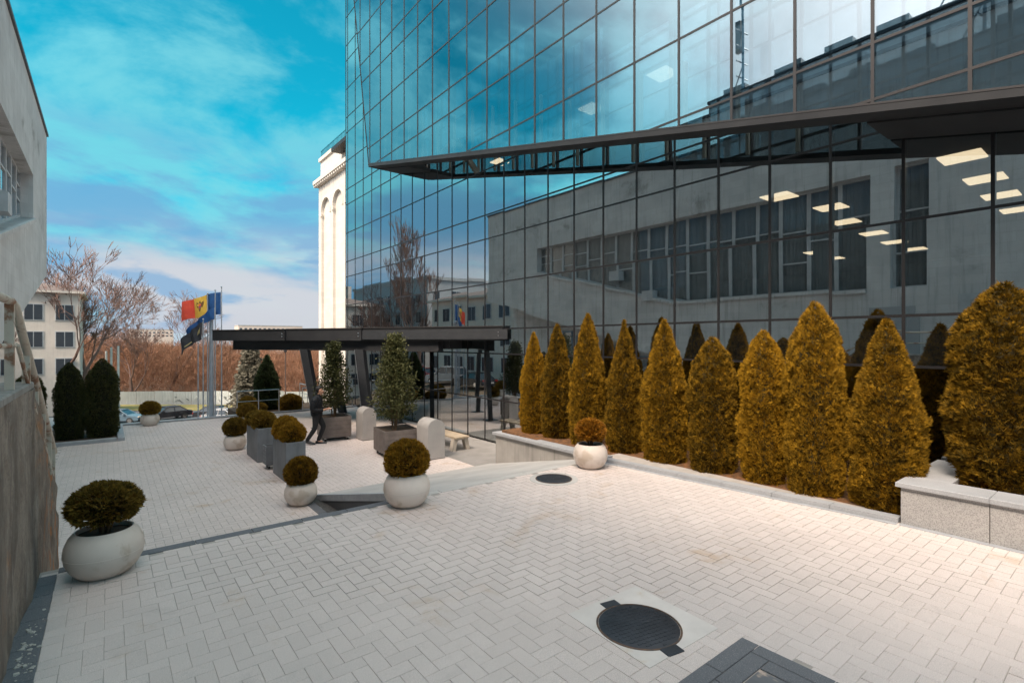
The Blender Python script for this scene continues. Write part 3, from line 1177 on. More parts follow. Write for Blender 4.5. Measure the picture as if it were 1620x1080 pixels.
b = MB().prism([p + inn * -.03 + Vector((0, 0, -.325)), q - inn * .03 + Vector((0, 0, -.325)), q + inn * .33 + Vector((0, 0, -.325)), p + inn * .33 + Vector((0, 0, -.325))], (0, 0, .024))
b.build('bottom_flange', M['mullion'], bm_, world=True)
p, q = A + ab * (L * .80) + inn * .55, A + ab * (L * .80) + inn * 4.2
MB().prism([q + Vector((0, 0, -.25)), p + Vector((0, 0, -.25)), p + ab * .25 + Vector((0, 0, -.25)), q + ab * .25 + Vector((0, 0, -.25))], (0, 0, .30)).build('cross_beam', M['steel'], cn, world=True)


def canopy_col(top, bot):
    top, bot = Vector((*top, -.29)), Vector((*bot, LZ + .002))
    w1, w2 = .17, .085
    v = top - bot
    b = MB()
    b.prism([bot + ab * -w1 + inn * -w2, bot + ab * w1 + inn * -w2, bot + ab * w1 + inn * w2, bot + ab * -w1 + inn * w2], v)
    c = b.build('column', M['steel'], cn, world=True)
    e = bot - ab * (w1 + .022)
    b = MB().prism([e + ab * -.02 + inn * -.06, e + ab * .02 + inn * -.06, e + ab * .02 + inn * .06, e + ab * -.02 + inn * .06], v)
    b.build('edge_strip', M['stainless'], c, world=True)
    b = MB().box(bot.x - .25, bot.x + .25, bot.y - .2, bot.y + .2, LZ, LZ + .02)
    b.build('base_plate', M['steel'], c, world=True)


canopy_col((5.62, 19.30), (6.02, 18.95))
canopy_col((6.82, 17.10), (6.98, 16.65))
canopy_col((7.6, 22.6), (8.1, 22.3))
canopy_col((8.55, 18.6), (8.75, 18.2))

# ------------------------------------------------------------------ planters along the tower
pl = thing('thuja_planter', 'long planting bed with a thin grey kerb and concrete retaining wall under the thuja row', 'planter', (8.0, 6, TZ))
soil = MB()
soil.prism([(7.55, 1.97, TZ - .4), (XF - .06, 1.97, TZ - .4), (XF - .06, 10.2, TZ - .4), (7.72, 10.2, TZ - .4), (7.25, 6.3, TZ - .4)], (0, 0, .39))
soil.build('mulch', M['mulch'], pl, world=True)
for i in range(6):
    ya, yb = 1.97 + 4.33 * i / 6, 1.97 + 4.33 * (i + 1) / 6 - .006
    xa, xb = kerb_x(ya), kerb_x(yb)
    MB().prism([(xa, ya, TZ - .3), (xa + .16, ya, TZ - .3), (xb + .16, yb, TZ - .3), (xb, yb, TZ - .3)], (0, 0, .36)).build('kerb_stone', M['cap'], pl, world=True)
    MB().prism([(xa - .075, ya, TZ - .05), (xa - .006, ya, TZ - .05), (xb - .006, yb, TZ - .05), (xb - .075, yb, TZ - .05)], (0, 0, .056)).build('drain_edge', M['kerb'], pl, world=True)
b = MB().prism([(7.12, 6.31, LZ - .2), (7.27, 6.31, LZ - .2), (7.80, 10.36, LZ - .2), (7.65, 10.36, LZ - .2)], (0, 0, 1.10))
for i in range(len(b.v)):
    x, y, z = b.v[i]
    if z > LZ + .3:
        b.v[i] = (x, y, TZ + .02 if y < 8 else TZ - .13)
M['stained_conc'] = mat('stained concrete', (.36, .335, .31), (.29, .27, .25), 2.0, .9, .04, 20, streak=.7)
wl = b.build('retaining_wall', M['stained_conc'], pl, world=True)
b = MB().prism([(7.06, 6.31, 0), (7.36, 6.31, 0), (7.86, 10.42, 0), (7.58, 10.42, 0)], (0, 0, .055))
for i in range(len(b.v)):
    x, y, z = b.v[i]
    b.v[i] = (x, y, z + (TZ + .021 if y < 8 else TZ - .129))
b.build('coping', M['cap'], pl, world=True)
b = MB().prism([(7.66, 10.22, LZ - .2), (XF - .06, 10.22, LZ - .2), (XF - .06, 10.36, LZ - .2), (7.82, 10.36, LZ - .2)], (0, 0, 1.02))
b.build('end_wall', M['stained_conc'], pl, world=True)

bx = thing('granite_planter', 'raised planter box of speckled granite slabs with a grey cap', 'planter', (8.4, .2, TZ))
ZB = TZ + .50
for i, (ya, yb) in enumerate(((1.15, 1.95), (.2, 1.15), (-.8, .2), (-1.8, -.8), (-2.8, -1.8))):
    MB().box(7.53, 7.62, ya + .004, yb - .004, TZ - .04, ZB - .10).build('granite_slab', M['granite'], bx, world=True)
    MB().box(7.49, 7.95, ya + .002, yb - .002 + (.045 if i == 0 else 0), ZB - .055, ZB, 0, .006).build('cap_stone', M['cap'], bx, world=True)
    MB().box(7.535, 7.615, ya + .004, yb - .004, ZB - .098, ZB - .057).build('upper_slab', M['granite'], bx, world=True)
    MB().box(7.44, 7.526, ya + .002, yb - .002, TZ - .05, TZ + .006).build('drain_edge', M['kerb'], bx, world=True)
MB().box(7.62, XF - .1, 1.86, 1.949, TZ - .02, ZB - .057).build('granite_slab', M['granite'], bx, world=True)
MB().box(7.952, XF - .1, 1.55, 1.995, ZB - .055, ZB - .001, 0, .006).build('cap_stone', M['cap'], bx, world=True)
MB().box(7.63, XF - .1, -2.8, 1.85, TZ - .02, ZB - .09).build('mulch', M['mulch'], bx, world=True)


# ------------------------------------------------------------------ foliage builders
def np_mesh(name, V, F, mats, mi=None):
    me = bpy.data.meshes.new(name)
    nv, nf = len(V), len(F)
    k = F.shape[1]
    me.vertices.add(nv)
    me.vertices.foreach_set('co', np.ascontiguousarray(V, dtype=np.float32).ravel())
    me.loops.add(nf * k)
    me.loops.foreach_set('vertex_index', np.ascontiguousarray(F, dtype=np.int32).ravel())
    me.polygons.add(nf)
    me.polygons.foreach_set('loop_start', np.arange(0, nf * k, k, dtype=np.int32))
    me.polygons.foreach_set('loop_total', np.full(nf, k, dtype=np.int32))
    for m in (mats if isinstance(mats, (list, tuple)) else [mats]):
        me.materials.append(m)
    me.update(calc_edges=True)
    me.validate()
    return me


def blades(Pn, D, W, length, width, nb=3, spread=.55):
    """fans of pointed blades: base points Pn, directions D, side vectors W"""
    n = len(Pn)
    Vs, Fs = [], []
    base = 0
    for k in range(nb):
        a = (k - (nb - 1) / 2) * spread + NR.normal(0, .12, n)
        dirv = D * np.cos(a)[:, None] + W * np.sin(a)[:, None]
        side = np.cross(dirv, np.cross(D, W))
        side /= np.linalg.norm(side, axis=1)[:, None] + 1e-9
        l = (length * NR.uniform(.65, 1.25, n))[:, None]
        wd = (width * NR.uniform(.7, 1.3, n))[:, None]
        p0 = Pn
        mid = Pn + dirv * l * .55
        tip = Pn + dirv * l
        V = np.stack([p0, mid + side * wd, tip, mid - side * wd], 1)
        Vs.append(V)
    V = np.stack(Vs, 1).reshape(-1, 3)
    F = np.arange(n * nb * 4).reshape(-1, 4)
    return V, F


def unit(a):
    return a / (np.linalg.norm(a, axis=1)[:, None] + 1e-9)


def nz(p, s, o=0.0):
    return mnoise.noise(Vector((p[0] * s + o, p[1] * s + 3.1 * o, p[2] * s)))


def column_shape(kindp):
    """relative radius of a clipped thuja at height t (0..1)"""
    def f(t):
        if kindp == 0:      # pointed column
            r = 1.0 if t < .42 else 1 - ((t - .42) / .58) ** 1.55 * .97
            return r * (.84 + .16 * min(1, t / .12))
        if kindp == 1:      # blunt column
            r = 1.0 if t < .62 else max(.06, 1 - ((t - .62) / .38) ** 2.2 * .95)
            return r * (.82 + .18 * min(1, t / .15))
        r = 1.0 - .25 * t if t < .5 else (.875) * (1 - ((t - .5) / .5) ** 1.35 * .98)   # cone
        return r * (.86 + .14 * min(1, t / .1))
    return f


def thuja_mesh(name, kindp, H, Rr, n, seed, m, core, length=.062, width=.0050, twin=False):
    f = column_shape(kindp)
    ts, th = [], []
    r_ = random.Random(seed)
    while len(ts) < n:
        t = r_.random()
        if r_.random() < max(.12, f(t)):
            ts.append(t)
            th.append(r_.uniform(0, 2 * pi))
    ts, th = np.array(ts), np.array(th)
    prof = np.array([f(t) for t in ts])
    P0 = np.stack([np.cos(th) * prof * Rr, np.sin(th) * prof * Rr, ts * H], 1)
    bump = np.array([nz(p, 2.6, seed) * .7 + nz(p, 8.0, seed + 4) * .6 for p in P0])
    rr = prof * Rr * (1 + .20 * bump) + .03 * bump
    dep = NR.random(n) ** 1.7
    rr = rr * (1 - .20 * dep)
    cx = np.zeros(n)
    if twin:
        cx = np.where(np.cos(th) > .2, .0, 0) + .10 * Rr * np.sign(np.sin(th * 1.0)) * np.clip((ts - .55) * 3, 0, 1)
    Pn = np.stack([np.cos(th) * rr + cx, np.sin(th) * rr, ts * H + NR.normal(0, .01, n)], 1)
    rad = np.stack([np.cos(th), np.sin(th), np.zeros(n)], 1)
    D = unit(rad * NR.uniform(.25, .9, n)[:, None] + np.array([0, 0, 1]) * NR.uniform(.35, 1.0, n)[:, None] + NR.normal(0, .28, (n, 3)))
    tw = pi / 2 + NR.normal(0, .75, n)
    tang = np.stack([-np.sin(th), np.cos(th), np.zeros(n)], 1)
    oth = np.cross(D, tang)
    W = unit(tang * np.cos(tw)[:, None] + oth * np.sin(tw)[:, None])
    V, F = blades(Pn, D, W, length, width, 5, .34)
    leaf = np_mesh(name, V, F, m)
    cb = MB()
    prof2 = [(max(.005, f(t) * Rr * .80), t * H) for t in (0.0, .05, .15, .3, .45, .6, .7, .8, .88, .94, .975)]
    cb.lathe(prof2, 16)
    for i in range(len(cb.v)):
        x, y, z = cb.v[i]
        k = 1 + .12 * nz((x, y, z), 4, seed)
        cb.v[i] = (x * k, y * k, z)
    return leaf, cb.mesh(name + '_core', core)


def put_tree(name, label, cat, loc, crown, core, trunk, rz, sc, group=None):
    t = thing(name, label, cat, loc, rz, group)
    t.scale = sc
    o = bpy.data.objects.new('crown', crown)
    COL.objects.link(o)
    o.parent = t
    c = bpy.data.objects.new('crown_fill', core)  # solid dark core added inside the crown to block see-through
    COL.objects.link(c)
    c.parent = o
    s = bpy.data.objects.new('trunk', trunk)
    COL.objects.link(s)
    s.parent = t
    return t


trunk_me = MB().tube([(0, 0, -.12), (0, 0, .1), (0.01, 0, .5)], [.06, .05, .04], 8).mesh('trunk', M['stem'])
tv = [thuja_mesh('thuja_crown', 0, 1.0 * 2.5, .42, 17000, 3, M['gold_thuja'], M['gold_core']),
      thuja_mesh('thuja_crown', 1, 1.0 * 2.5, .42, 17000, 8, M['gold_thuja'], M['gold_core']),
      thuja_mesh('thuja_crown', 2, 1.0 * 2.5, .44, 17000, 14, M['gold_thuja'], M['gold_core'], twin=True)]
XT = 8.16
#       px   top_py  width_px variant  label
ROW = [(845, 527, 46, 0, 'slim golden thuja at the far end of the row, by the canopy'),
       (880, 514, 55, 0, 'second golden thuja from the canopy end of the row'),
       (929, 498, 62, 0, 'pointed golden thuja behind the white pot beside the bed'),
       (986, 508, 66, 2, 'fourth golden thuja from the canopy end, with a split tip'),
       (1052, 508, 76, 0, 'fifth golden thuja from the canopy end, with a slender point'),
       (1127, 536, 80, 1, 'short blunt golden thuja in the middle of the row'),
       (1207, 526, 82, 1, 'fourth golden thuja from the raised granite box, low and rounded'),
       (1290, 482, 96, 1, 'tallest golden thuja of the row, third from the granite box'),
       (1402, 508, 128, 0, 'broad pointed golden thuja against the end of the granite box')]
for i, (px, top, wpx, var, lab) in enumerate(ROW):
    cx = (px - 810) / FPX
    ax, ay = FV.x + cx * RV.x, FV.y + cx * RV.y
    d = XT / ax
    y = ay * d
    h = (540 - top) / FPX * d - (TZ - .02)
    wd = .86 * wpx / FPX * d / math.sqrt(1 + .6 * cx * cx)
    rad = (.42, .42, .44)[var]
    put_tree('golden_thuja', lab, 'thuja', (XT + rng.uniform(-.04, .04), y, TZ - .02), tv[var][0], tv[var][1], trunk_me,
             rng.uniform(0, 6.28), (wd / 2 / rad, wd / 2 / rad, h / 2.5), 'golden thujas in the bed by the glass')
put_tree('golden_thuja', 'big bushy golden thuja growing in the raised granite box', 'thuja', (8.55, 1.18, ZB - .10), tv[1][0], tv[1][1], trunk_me, 1.0,
         (1.16, 1.16, 2.48 / 2.5), 'golden thujas in the bed by the glass')
put_tree('golden_thuja', 'golden thuja deeper in the raised granite box, past the bushy one', 'thuja', (8.5, -.1, ZB - .10), tv[0][0], tv[0][1], trunk_me, 2.0,
         (1.05, 1.05, .98), 'golden thujas in the bed by the glass')
dk = thuja_mesh('thuja_crown', 1, 2.5, .45, 9000, 21, M['dark_thuja'], M['dark_core'])
put_tree('dark_thuja', 'dark green thuja in the bed by the stair rail, slimmer of the two', 'thuja', (-.98, 21.5, LZ + .05), dk[0], dk[1], trunk_me, 0.3, (.80, .80, .97), 'dark thujas in the left bed')
put_tree('dark_thuja', 'dark green thuja at the kerb corner of the left bed, wider and taller', 'thuja', (-.16, 21.45, LZ + .05), dk[0], dk[1], trunk_me, 1.9, (.95, .95, 1.01), 'dark thujas in the left bed')
put_tree('dark_thuja', 'dark thuja half hidden behind the rusty stair rail', 'thuja', (-2.0, 22.3, LZ + .05), dk[0], dk[1], trunk_me, 4.0, (.9, .9, .86), 'dark thujas in the left bed')


# ---- round clipped shrubs
def ball_mesh(name, rx, rz, n, seed, m, core, length=.055, width=.008, flat=.0):
    v = NR.normal(0, 1, (n, 3))
    v = unit(v)
    v = v[v[:, 2] > -.72]
    n = len(v)
    bump = np.array([nz(p, 2.6, seed) * .5 + nz(p, 6.5, seed + 7) * .5 for p in v])
    k = (1 + .13 * bump) * (1 - .22 * NR.random(n) ** 1.6)
    Pn = v * k[:, None] * np.array([rx, rx, rz])
    D = unit(v * NR.uniform(.6, 1.1, n)[:, None] + np.array([0, 0, .45]) + NR.normal(0, .33, (n, 3)))
    tmp = unit(np.cross(D, NR.normal(0, 1, (n, 3))))
    V, F = blades(Pn, D, tmp, length, width, 3, .5)
    leaf = np_mesh(name, V, F, m)
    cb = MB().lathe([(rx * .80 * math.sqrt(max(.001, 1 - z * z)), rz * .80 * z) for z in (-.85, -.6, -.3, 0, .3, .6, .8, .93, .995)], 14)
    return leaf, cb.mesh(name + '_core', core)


balls = [ball_mesh('clipped_shrub', .30, .27, 4200, 31, M['ball'], M['ball_core']),
         ball_mesh('clipped_shrub', .30, .26, 4200, 37, M['ball'], M['ball_core'])]
ball_r = ball_mesh('clipped_shrub', .30, .27, 4200, 41, M['ball_rust'], M['ball_core'])
ball_y = ball_mesh('clipped_shrub', .30, .27, 4200, 43, M['ball_orange'], M['ball_core'], .075, .009)


def stems_mesh(r, h, n, seed):
    rr = random.Random(seed)
    b = MB()
    for i in range(n):
        a = rr.uniform(0, 6.28)
        q = rr.uniform(.3, .85) * r
        b.tube([(cos(a) * .03, sin(a) * .03, -.03), (cos(a) * q * .45, sin(a) * q * .45, h * .55), (cos(a + .2) * q, sin(a + .2) * q, h)], [.011, .008, .005], 5)
    return b.mesh('stems', M['stem'])


stems_me = stems_mesh(.26, .26, 16, 4)
pot_me = {}
def pot_meshes(nm='a'):
    prof = [(.150, 0), (.205, .012), (.262, .075), (.298, .150), (.310, .225), (.301, .300), (.272, .372), (.232, .418), (.224, .424),
            (.214, .420), (.222, .395), (.232, .372)]
    b = MB().lathe(prof, 48)
    b.f.pop()
    b.m.pop()
    me = b.mesh('pot_body', M['pot'], smooth=True)
    s = MB().lathe([(.20, .365), (.228, .372), (.1, .385), (.02, .39)], 24).mesh('pot_soil', M['soil'])
    seam = MB().lathe([(.3102, .208), (.3118, .212), (.3102, .216)], 48)
    seam.f = seam.f[:-2]
    seam.m = seam.m[:-2]
    return me, s, seam.mesh('pot_seam', M['pot'], smooth=True)


PM = pot_meshes()
def potted(label, loc, sc, shrub, srx, srz, lift, stem_h=1.0, rz=0, group='white round pots with clipped shrubs', lab2=None):
    t = thing('round_planter', label, 'planter', loc, rz, group)
    for nm, me in (('pot_body', PM[0]), ('soil', PM[1]), ('seam', PM[2])):
        o = bpy.data.objects.new(nm, me)
        COL.objects.link(o)
        o.parent = t
        o.scale = (sc,) * 3
    s = thing('clipped_shrub', lab2, 'shrub', (loc[0], loc[1], loc[2] + .372 * sc), rz * 1.7, 'clipped shrubs growing in pots')
    o = bpy.data.objects.new('foliage', shrub[0])
    COL.objects.link(o)
    o.parent = s
    o.location = (0, 0, lift)
    o.scale = (srx / .30, srx / .30, srz / .27)
    c = bpy.data.objects.new('shrub_fill', shrub[1])  # added dark filler that closes the shrub behind its sprays
    COL.objects.link(c)
    c.parent = o
    g = bpy.data.objects.new('stems', stems_me)
    COL.objects.link(g)
    g.parent = s
    g.scale = (srx / .30, srx / .30, stem_h)
    return t


potted('large white round pot by the weathered concrete wall', (-.03, 6.22, TZ + .004), 1.0, balls[0], .270, .195, .275, .95, .4,
       lab2='dark olive shrub with bare stems in the pot by the weathered wall')
potted('white round pot at the terrace edge beside the ramp', (3.16, 6.30, TZ + .004), 1.0, ball_r, .275, .255, .225, .7, 1.1,
       lab2='rusty clipped ball shrub in the pot at the terrace edge beside the ramp')
potted('white round pot standing against the thuja bed kerb', (6.62, 6.18, TZ + .004), .97, ball_y, .235, .19, .27, 1.15, 2.0,
       lab2='small orange shrub with bare lower stems in the pot by the thujas')
potted('white round pot beside the gravel wedge below the terrace', (2.93, 10.34, LZ + .002), .98, ball_r, .285, .275, .245, .7, 2.9,
       lab2='dense brown ball shrub in the pot beside the gravel wedge')
potted('white round pot next to the taller of the grey trough planters', (2.90, 16.75, LZ + .002), .98, balls[1], .30, .275, .27, .7, 3.6,
       lab2='olive ball shrub in the pot next to the farther grey trough')
potted('white round pot near the kerb between dark thujas and flagpoles', (1.22, 23.55, LZ + .002), 1.0, balls[0], .32, .26, .25, .7, 4.4,
       lab2='dark flattened ball shrub in the pot near the flagpoles')
potted('white round pot in front of the dark green conifer', (3.95, 20.6, LZ + .002), 1.0, balls[1], .31, .27, .25, .7, 5.3,
       lab2='dark ball shrub in the pot in front of the dark green conifer')


def lone_ball(label, loc, sx, sz, mesh, g='clipped shrubs without a pot of their own', rz=0):
    s = thing('clipped_shrub', label, 'shrub', loc, rz, g)
    o = bpy.data.objects.new('foliage', mesh[0])
    COL.objects.link(o)
    o.parent = s
    o.location = (0, 0, sz * .82)
    o.scale = (sx / .30, sx / .30, sz / .27)
    c = bpy.data.objects.new('shrub_fill', mesh[1])  # same added solid core, dark so no gaps show through
    COL.objects.link(c)
    c.parent = o
    k = bpy.data.objects.new('stems', stems_me)
    COL.objects.link(k)
    k.parent = s
    k.scale = (sx / .30, sx / .30, sz * 1.2 / .27)
    return s


lone_ball('dark round shrub on the planted strip under the canopy', (6.55, 24.7, LZ + .02), .48, .38, balls[0])
lone_ball('dark round shrub behind the pot by the conifer', (4.75, 24.6, LZ + .02), .36, .40, balls[1], rz=2)
lone_ball('small green round shrub at the foot of the dark conifer', (5.15, 24.6, LZ + .02), .36, .24, balls[0], rz=1)

# ---- trough planters
def trough(label, x, y, lx, ly, h, shrubs):
    t = thing('trough_planter', label, 'planter', (x, y, LZ + .003), 0, 'grey trough planters')
    ww = .035
    for ya, yb in ((0, ww), (ly - ww, ly)):
        MB().box(0, lx, ya, yb, 0, h, 0, .006).build('end_panel', M['zinc'], t)
    for xa, xb in ((0, ww), (lx - ww, lx)):
        MB().box(xa, xb, ww + .001, ly - ww - .001, 0, h, 0, .006).build('side_panel', M['zinc'], t)
    MB().box(ww, lx - ww, ww, ly - ww, h - .12, h - .05).build('soil', M['soil'], t)
    MB().box(.03, lx - .03, .03, ly - .03, -.0, .03).build('base', M['black_rubber'], t)
    for (sy, sx, sz, me, lab) in shrubs:
        lone_ball(lab, (x + lx / 2, y + sy, LZ + h - .05), sx, sz, me, 'clipped shrubs growing in the grey troughs', rz=sy)


trough('tall grey trough planter nearer the ramp, holding one wide shrub pair', 3.10, 12.05, .42, 1.15, .88,
       [(.30, .275, .25, ball_r, 'brown clipped shrub at the ramp end of the nearer grey trough'), (.80, .285, .29, ball_r, 'taller brown clipped shrub at the far end of the nearer grey trough')])
trough('tall grey trough planter farther from the ramp, behind the small wheeled box', 3.03, 14.5, .42, 1.3, .88,
       [(.35, .30, .24, balls[0], 'wide olive shrub at the ramp end of the farther grey trough'), (1.0, .29, .22, balls[1], 'olive shrub at the far end of the farther grey trough')])


def casters(t, xs_, ys_, r=.04):
    for x in xs_:
        for y in ys_:
            w = MB().tube([(x - .018, y, r), (x + .018, y, r)], r, 14)
            c = w.build('caster', M['black_rubber'], t)
            MB().box(x - .028, x + .028, y - .03, y + .03, r * 1.9, r * 2 + .02).build('bracket', M['stainless'], c)


def box_planter(label, x, y, lx, ly, z0, h, rz, m, slats=True, group='wheeled planter boxes'):
    t = thing('planter_box', label, 'planter', (x, y, LZ + .002), rz, group)
    hx, hy = lx / 2, ly / 2
    n = 5
    for i in range(n):
        a, b_ = z0 + (h - z0) * i / n, z0 + (h - z0) * (i + 1) / n - .006
        MB().box(-hx, hx, -hy, -hy + .03, a, b_).box(-hx, hx, hy - .03, hy, a, b_).box(-hx, -hx + .03, -hy + .03, hy - .03, a, b_).box(
            hx - .03, hx, -hy + .03, hy - .03, a, b_).build('plank_course', m, t)
    MB().box(-hx + .02, hx - .02, -hy + .02, hy - .02, z0 + .01, h - .06).build('soil', M['soil'], t)
    MB().box(-hx + .03, hx - .03, -hy + .03, hy - .03, z0 - .02, z0 + .009).build('base', M['black_rubber'], t)
    casters(t, (-hx + .09, hx - .09), (-hy + .09, hy - .09), (z0 - .02) / 2.5)
    return t


BOXROT = R(-6)
box_planter('small wheeled grey box standing between the two tall troughs', 3.20, 13.72, .36, .36, .12, .58, 0, M['zinc'])
box_planter('wheeled brown timber planter box beside the walking man', 5.74, 16.60, .88, .88, .12, .76, BOXROT, M['wood_box'])
box_planter('wheeled brown timber planter box between the two granite blocks', 6.32, 13.25, .98, .98, .12, .74, BOXROT, M['wood_box'])


def holly(name, label, loc, H, Rb, n, seed):
    rr = random.Random(seed)
    t = thing(name, label, 'tree', loc, 0, 'evergreen trees in timber boxes')
    tb = MB().tube([(0, 0, -.1), (.02, .01, .35), (-.01, .02, H * .5), (.01, 0, H * .9)], [.035, .03, .02, .008], 8)
    for k in range(3):
        a = k * 2.1 + .4
        tb.tube([(cos(a) * .05, sin(a) * .05, -.1), (cos(a) * .09, sin(a) * .09, .4), (cos(a) * .16, sin(a) * .16, H * .4)], [.022, .018, .008], 6)
    pts, dirs = [], []
    for i in range(150):
        tt = (i + rr.random()) / 150
        z = .28 + tt * (H - .32)
        rmax = Rb * (1 - .80 * tt ** 1.1) * rr.uniform(.75, 1.15) * min(1, .65 + tt * 3)
        a = i * 2.4 + rr.uniform(-.4, .4)
        e = Vector((cos(a) * rmax, sin(a) * rmax, z + rmax * .35))
        s = Vector((0, 0, z))
        if i % 2 == 0:
            tb.tube([s, (s + e) / 2 + Vector((0, 0, .02)), e], [.009, .006, .003], 4)
        m = int(n / 150)
        for q in range(m):
            u = rr.uniform(.18, 1.08)
            p = s.lerp(e, u) + Vector((rr.gauss(0, .055), rr.gauss(0, .055), rr.gauss(0, .06)))
            pts.append(p)
            dirs.append(Vector((cos(a) * .5 + rr.gauss(0, .6), sin(a) * .5 + rr.gauss(0, .6), .3 + rr.gauss(0, .5))))
    tb.build('trunk', M['stem'], t, smooth=True)
    Pn = np.array([tuple(p) for p in pts])
    D = unit(np.array([tuple(p) for p in dirs]))
    W = unit(np.cross(D, NR.normal(0, 1, (len(Pn), 3))))
    V, F = blades(Pn, D, W, .070, .019, 1)
    o = bpy.data.objects.new('crown', np_mesh('holly_crown', V, F, M['holly']))
    COL.objects.link(o)
    o.parent = t
    return t


holly('box_tree', 'dark evergreen cone tree in the timber box beside the walking man', (5.74, 16.60, LZ + .69), 2.38, .62, 10000, 5)
holly('box_tree', 'taller evergreen cone tree in the timber box between granite blocks', (6.28, 13.25, LZ + .67), 2.62, .70, 12500, 6)

# ---- granite blocks with arched tops
def arch_block(label, x, y, wdt, dep, h):
    t = thing('arched_block', label, 'stone block', (x, y, LZ + .004), 0, 'arched granite blocks')
    r = wdt / 2
    prof = [(0, 0, 0), (wdt, 0, 0)]
    for i in range(0, 17):
        a = pi * i / 16
        prof.append((r + r * cos(a), 0, h - r * .95 + r * .95 * sin(a)))
    MB().prism(prof, (0, dep, 0)).build('block', M['granite'], t, smooth=True)
    MB().box(-.003, wdt + .003, -.003, dep + .003, -.003, .012).build('base_joint', M['black_rubber'], t)
    return t


arch_block('arched granite block at the end of the timber bench', 6.63, 12.0, .52, .62, 1.06)
arch_block('arched granite block next to the slanted canopy column', 6.32, 15.65, .45, .55, 1.03)
# ---- bench
bn = thing('bench', 'low timber bench with splayed concrete legs behind the granite block', 'bench', (8.0, 13.4, LZ + .004))
for i in range(3):
    MB().box(-.24 + i * .163, -.24 + i * .163 + .155, -.95, .95, .36, .41, 0, .006).build('slat', M['bench_wood'], bn)
for y in (-.88, .70):
    for s in (-1, 1):
        MB().prism([(s * .10, y, .355), (s * .235, y, .355), (s * .30, y, 0), (s * .19, y, 0)], (0, .16, 0)).build('leg', M['bench_leg'], bn)
    MB().box(-.235, .235, y + .01, y + .15, .30, .354).build('crossbar', M['bench_leg'], bn)

# ------------------------------------------------------------------ weathered wall, stairs and rail on the left
ww = thing('weathered_wall', 'crumbling stained concrete stair wall with rust streaks', 'wall', (-.8, 4, TZ))
b = MB()
prof = [(-5, TZ - .6), (8.15, LZ - .3), (8.15, -1.95), (7.2, -1.28), (6.05, -.47), (5.9, -.42), (-5, -.42)]
nseg = 1
# a finely divided face so the broken arris and hollows are real relief
ys_ = np.linspace(-5, 8.15, 170)
def wtop(y):
    if y < 6.36:
        return -.42
    return -.42 - (y - 6.36) * .74
def wbot(y):
    return TZ - .3 if y < 6.5 else LZ - .3
NZV = 26
for i, y in enumerate(ys_):
    for k in range(NZV + 1):
        z = wbot(y) + (wtop(y) - wbot(y)) * k / NZV
        x = -.545 + .022 * max(0, (y - 5.0))
        n = mnoise.noise(Vector((y * 1.4, z * .9, 2.0))) * .025 + mnoise.noise(Vector((y * 6, z * 5, 1.0))) * .012 + mnoise.noise(Vector((y * 17, z * 15, 7.0))) * .005
        chip = 0
        if y > 6.36:
            e = (wtop(y) - z)
            q = mnoise.noise(Vector((y * 3.2, z * 3.2, 5.0)))
            if e < .30 + .30 * q:
                chip = .022 + .03 * q
        if k == NZV:
            z += .012 * mnoise.noise(Vector((y * 9, 0, 0)))
        b.v.append((x + n - chip, y, z))
for i in range(len(ys_) - 1):
    for k in range(NZV):
        a = i * (NZV + 1) + k
        b.f.append((a, a + 1, a + NZV + 2, a + NZV + 1)[::-1])
        b.m.append(0)
nfront = len(b.v)
# back, top and end faces
for i, y in enumerate(ys_):
    b.v.append((-1.05, y, wtop(y)))
    b.v.append((-1.05, y, wbot(y)))
for i in range(len(ys_) - 1):
    f0, f1 = i * (NZV + 1) + NZV, (i + 1) * (NZV + 1) + NZV
    q0, q1 = nfront + 2 * i, nfront + 2 * (i + 1)
    b.f += [(f0, f1, q1, q0)[::-1], (q0, q1, q1 + 1, q0 + 1)[::-1]]
    b.m += [0, 0]
e0 = (len(ys_) - 1) * (NZV + 1)
b.f.append(tuple([e0 + k for k in range(NZV + 1)] + [nfront + 2 * (len(ys_) - 1), nfront + 2 * (len(ys_) - 1) + 1])[::-1])
b.m.append(0)
wbody = b.build('wall_body', M['wall_old'], ww, world=True)
for i in range(7):
    ya, yb = -3.2 + i * 1.3, -3.2 + (i + 1) * 1.3 - .008
    if yb > 5.85:
        yb = 6.30
    MB().box(-1.08, -.53, ya, yb, -.415, -.36, 0, .012).build('coping_slab', mat('old coping', (.30, .285, .265), (.22, .205, .19), 5, .95, .06, 30) if i == 0 else bpy.data.materials['old coping'], ww, world=True)
# rubble on the dark strip
mb = MB()
for i in range(60):
    y = rng.gauss(4.95, .24)
    x = -.49 + abs(rng.gauss(0, .05))
    sz = rng.choice((.004, .005, .006, .008, .010, .014))
    k = len(mb.v)
    mb.box(x - sz, x + sz, y - sz, y + sz, TZ + .004, TZ + .006 + sz * rng.uniform(.5, 1.0), 0, sz * .35)
    a = rng.uniform(0, 6.28)
    for q in range(k, len(mb.v)):
        vx, vy, vz = mb.v[q]
        ex, ey = (vx - x) * rng.uniform(.5, 1.4), (vy - y) * rng.uniform(.5, 1.4)
        mb.v[q] = (x + ex * cos(a) - ey * sin(a), y + ex * sin(a) + ey * cos(a), vz)
kind(mb.build('rubble', mat('pale rubble', (.50, .47, .43), (.38, .35, .32), 60, .95)), 'stuff').__setitem__('label', 'pale concrete crumbs fallen at the wall foot')

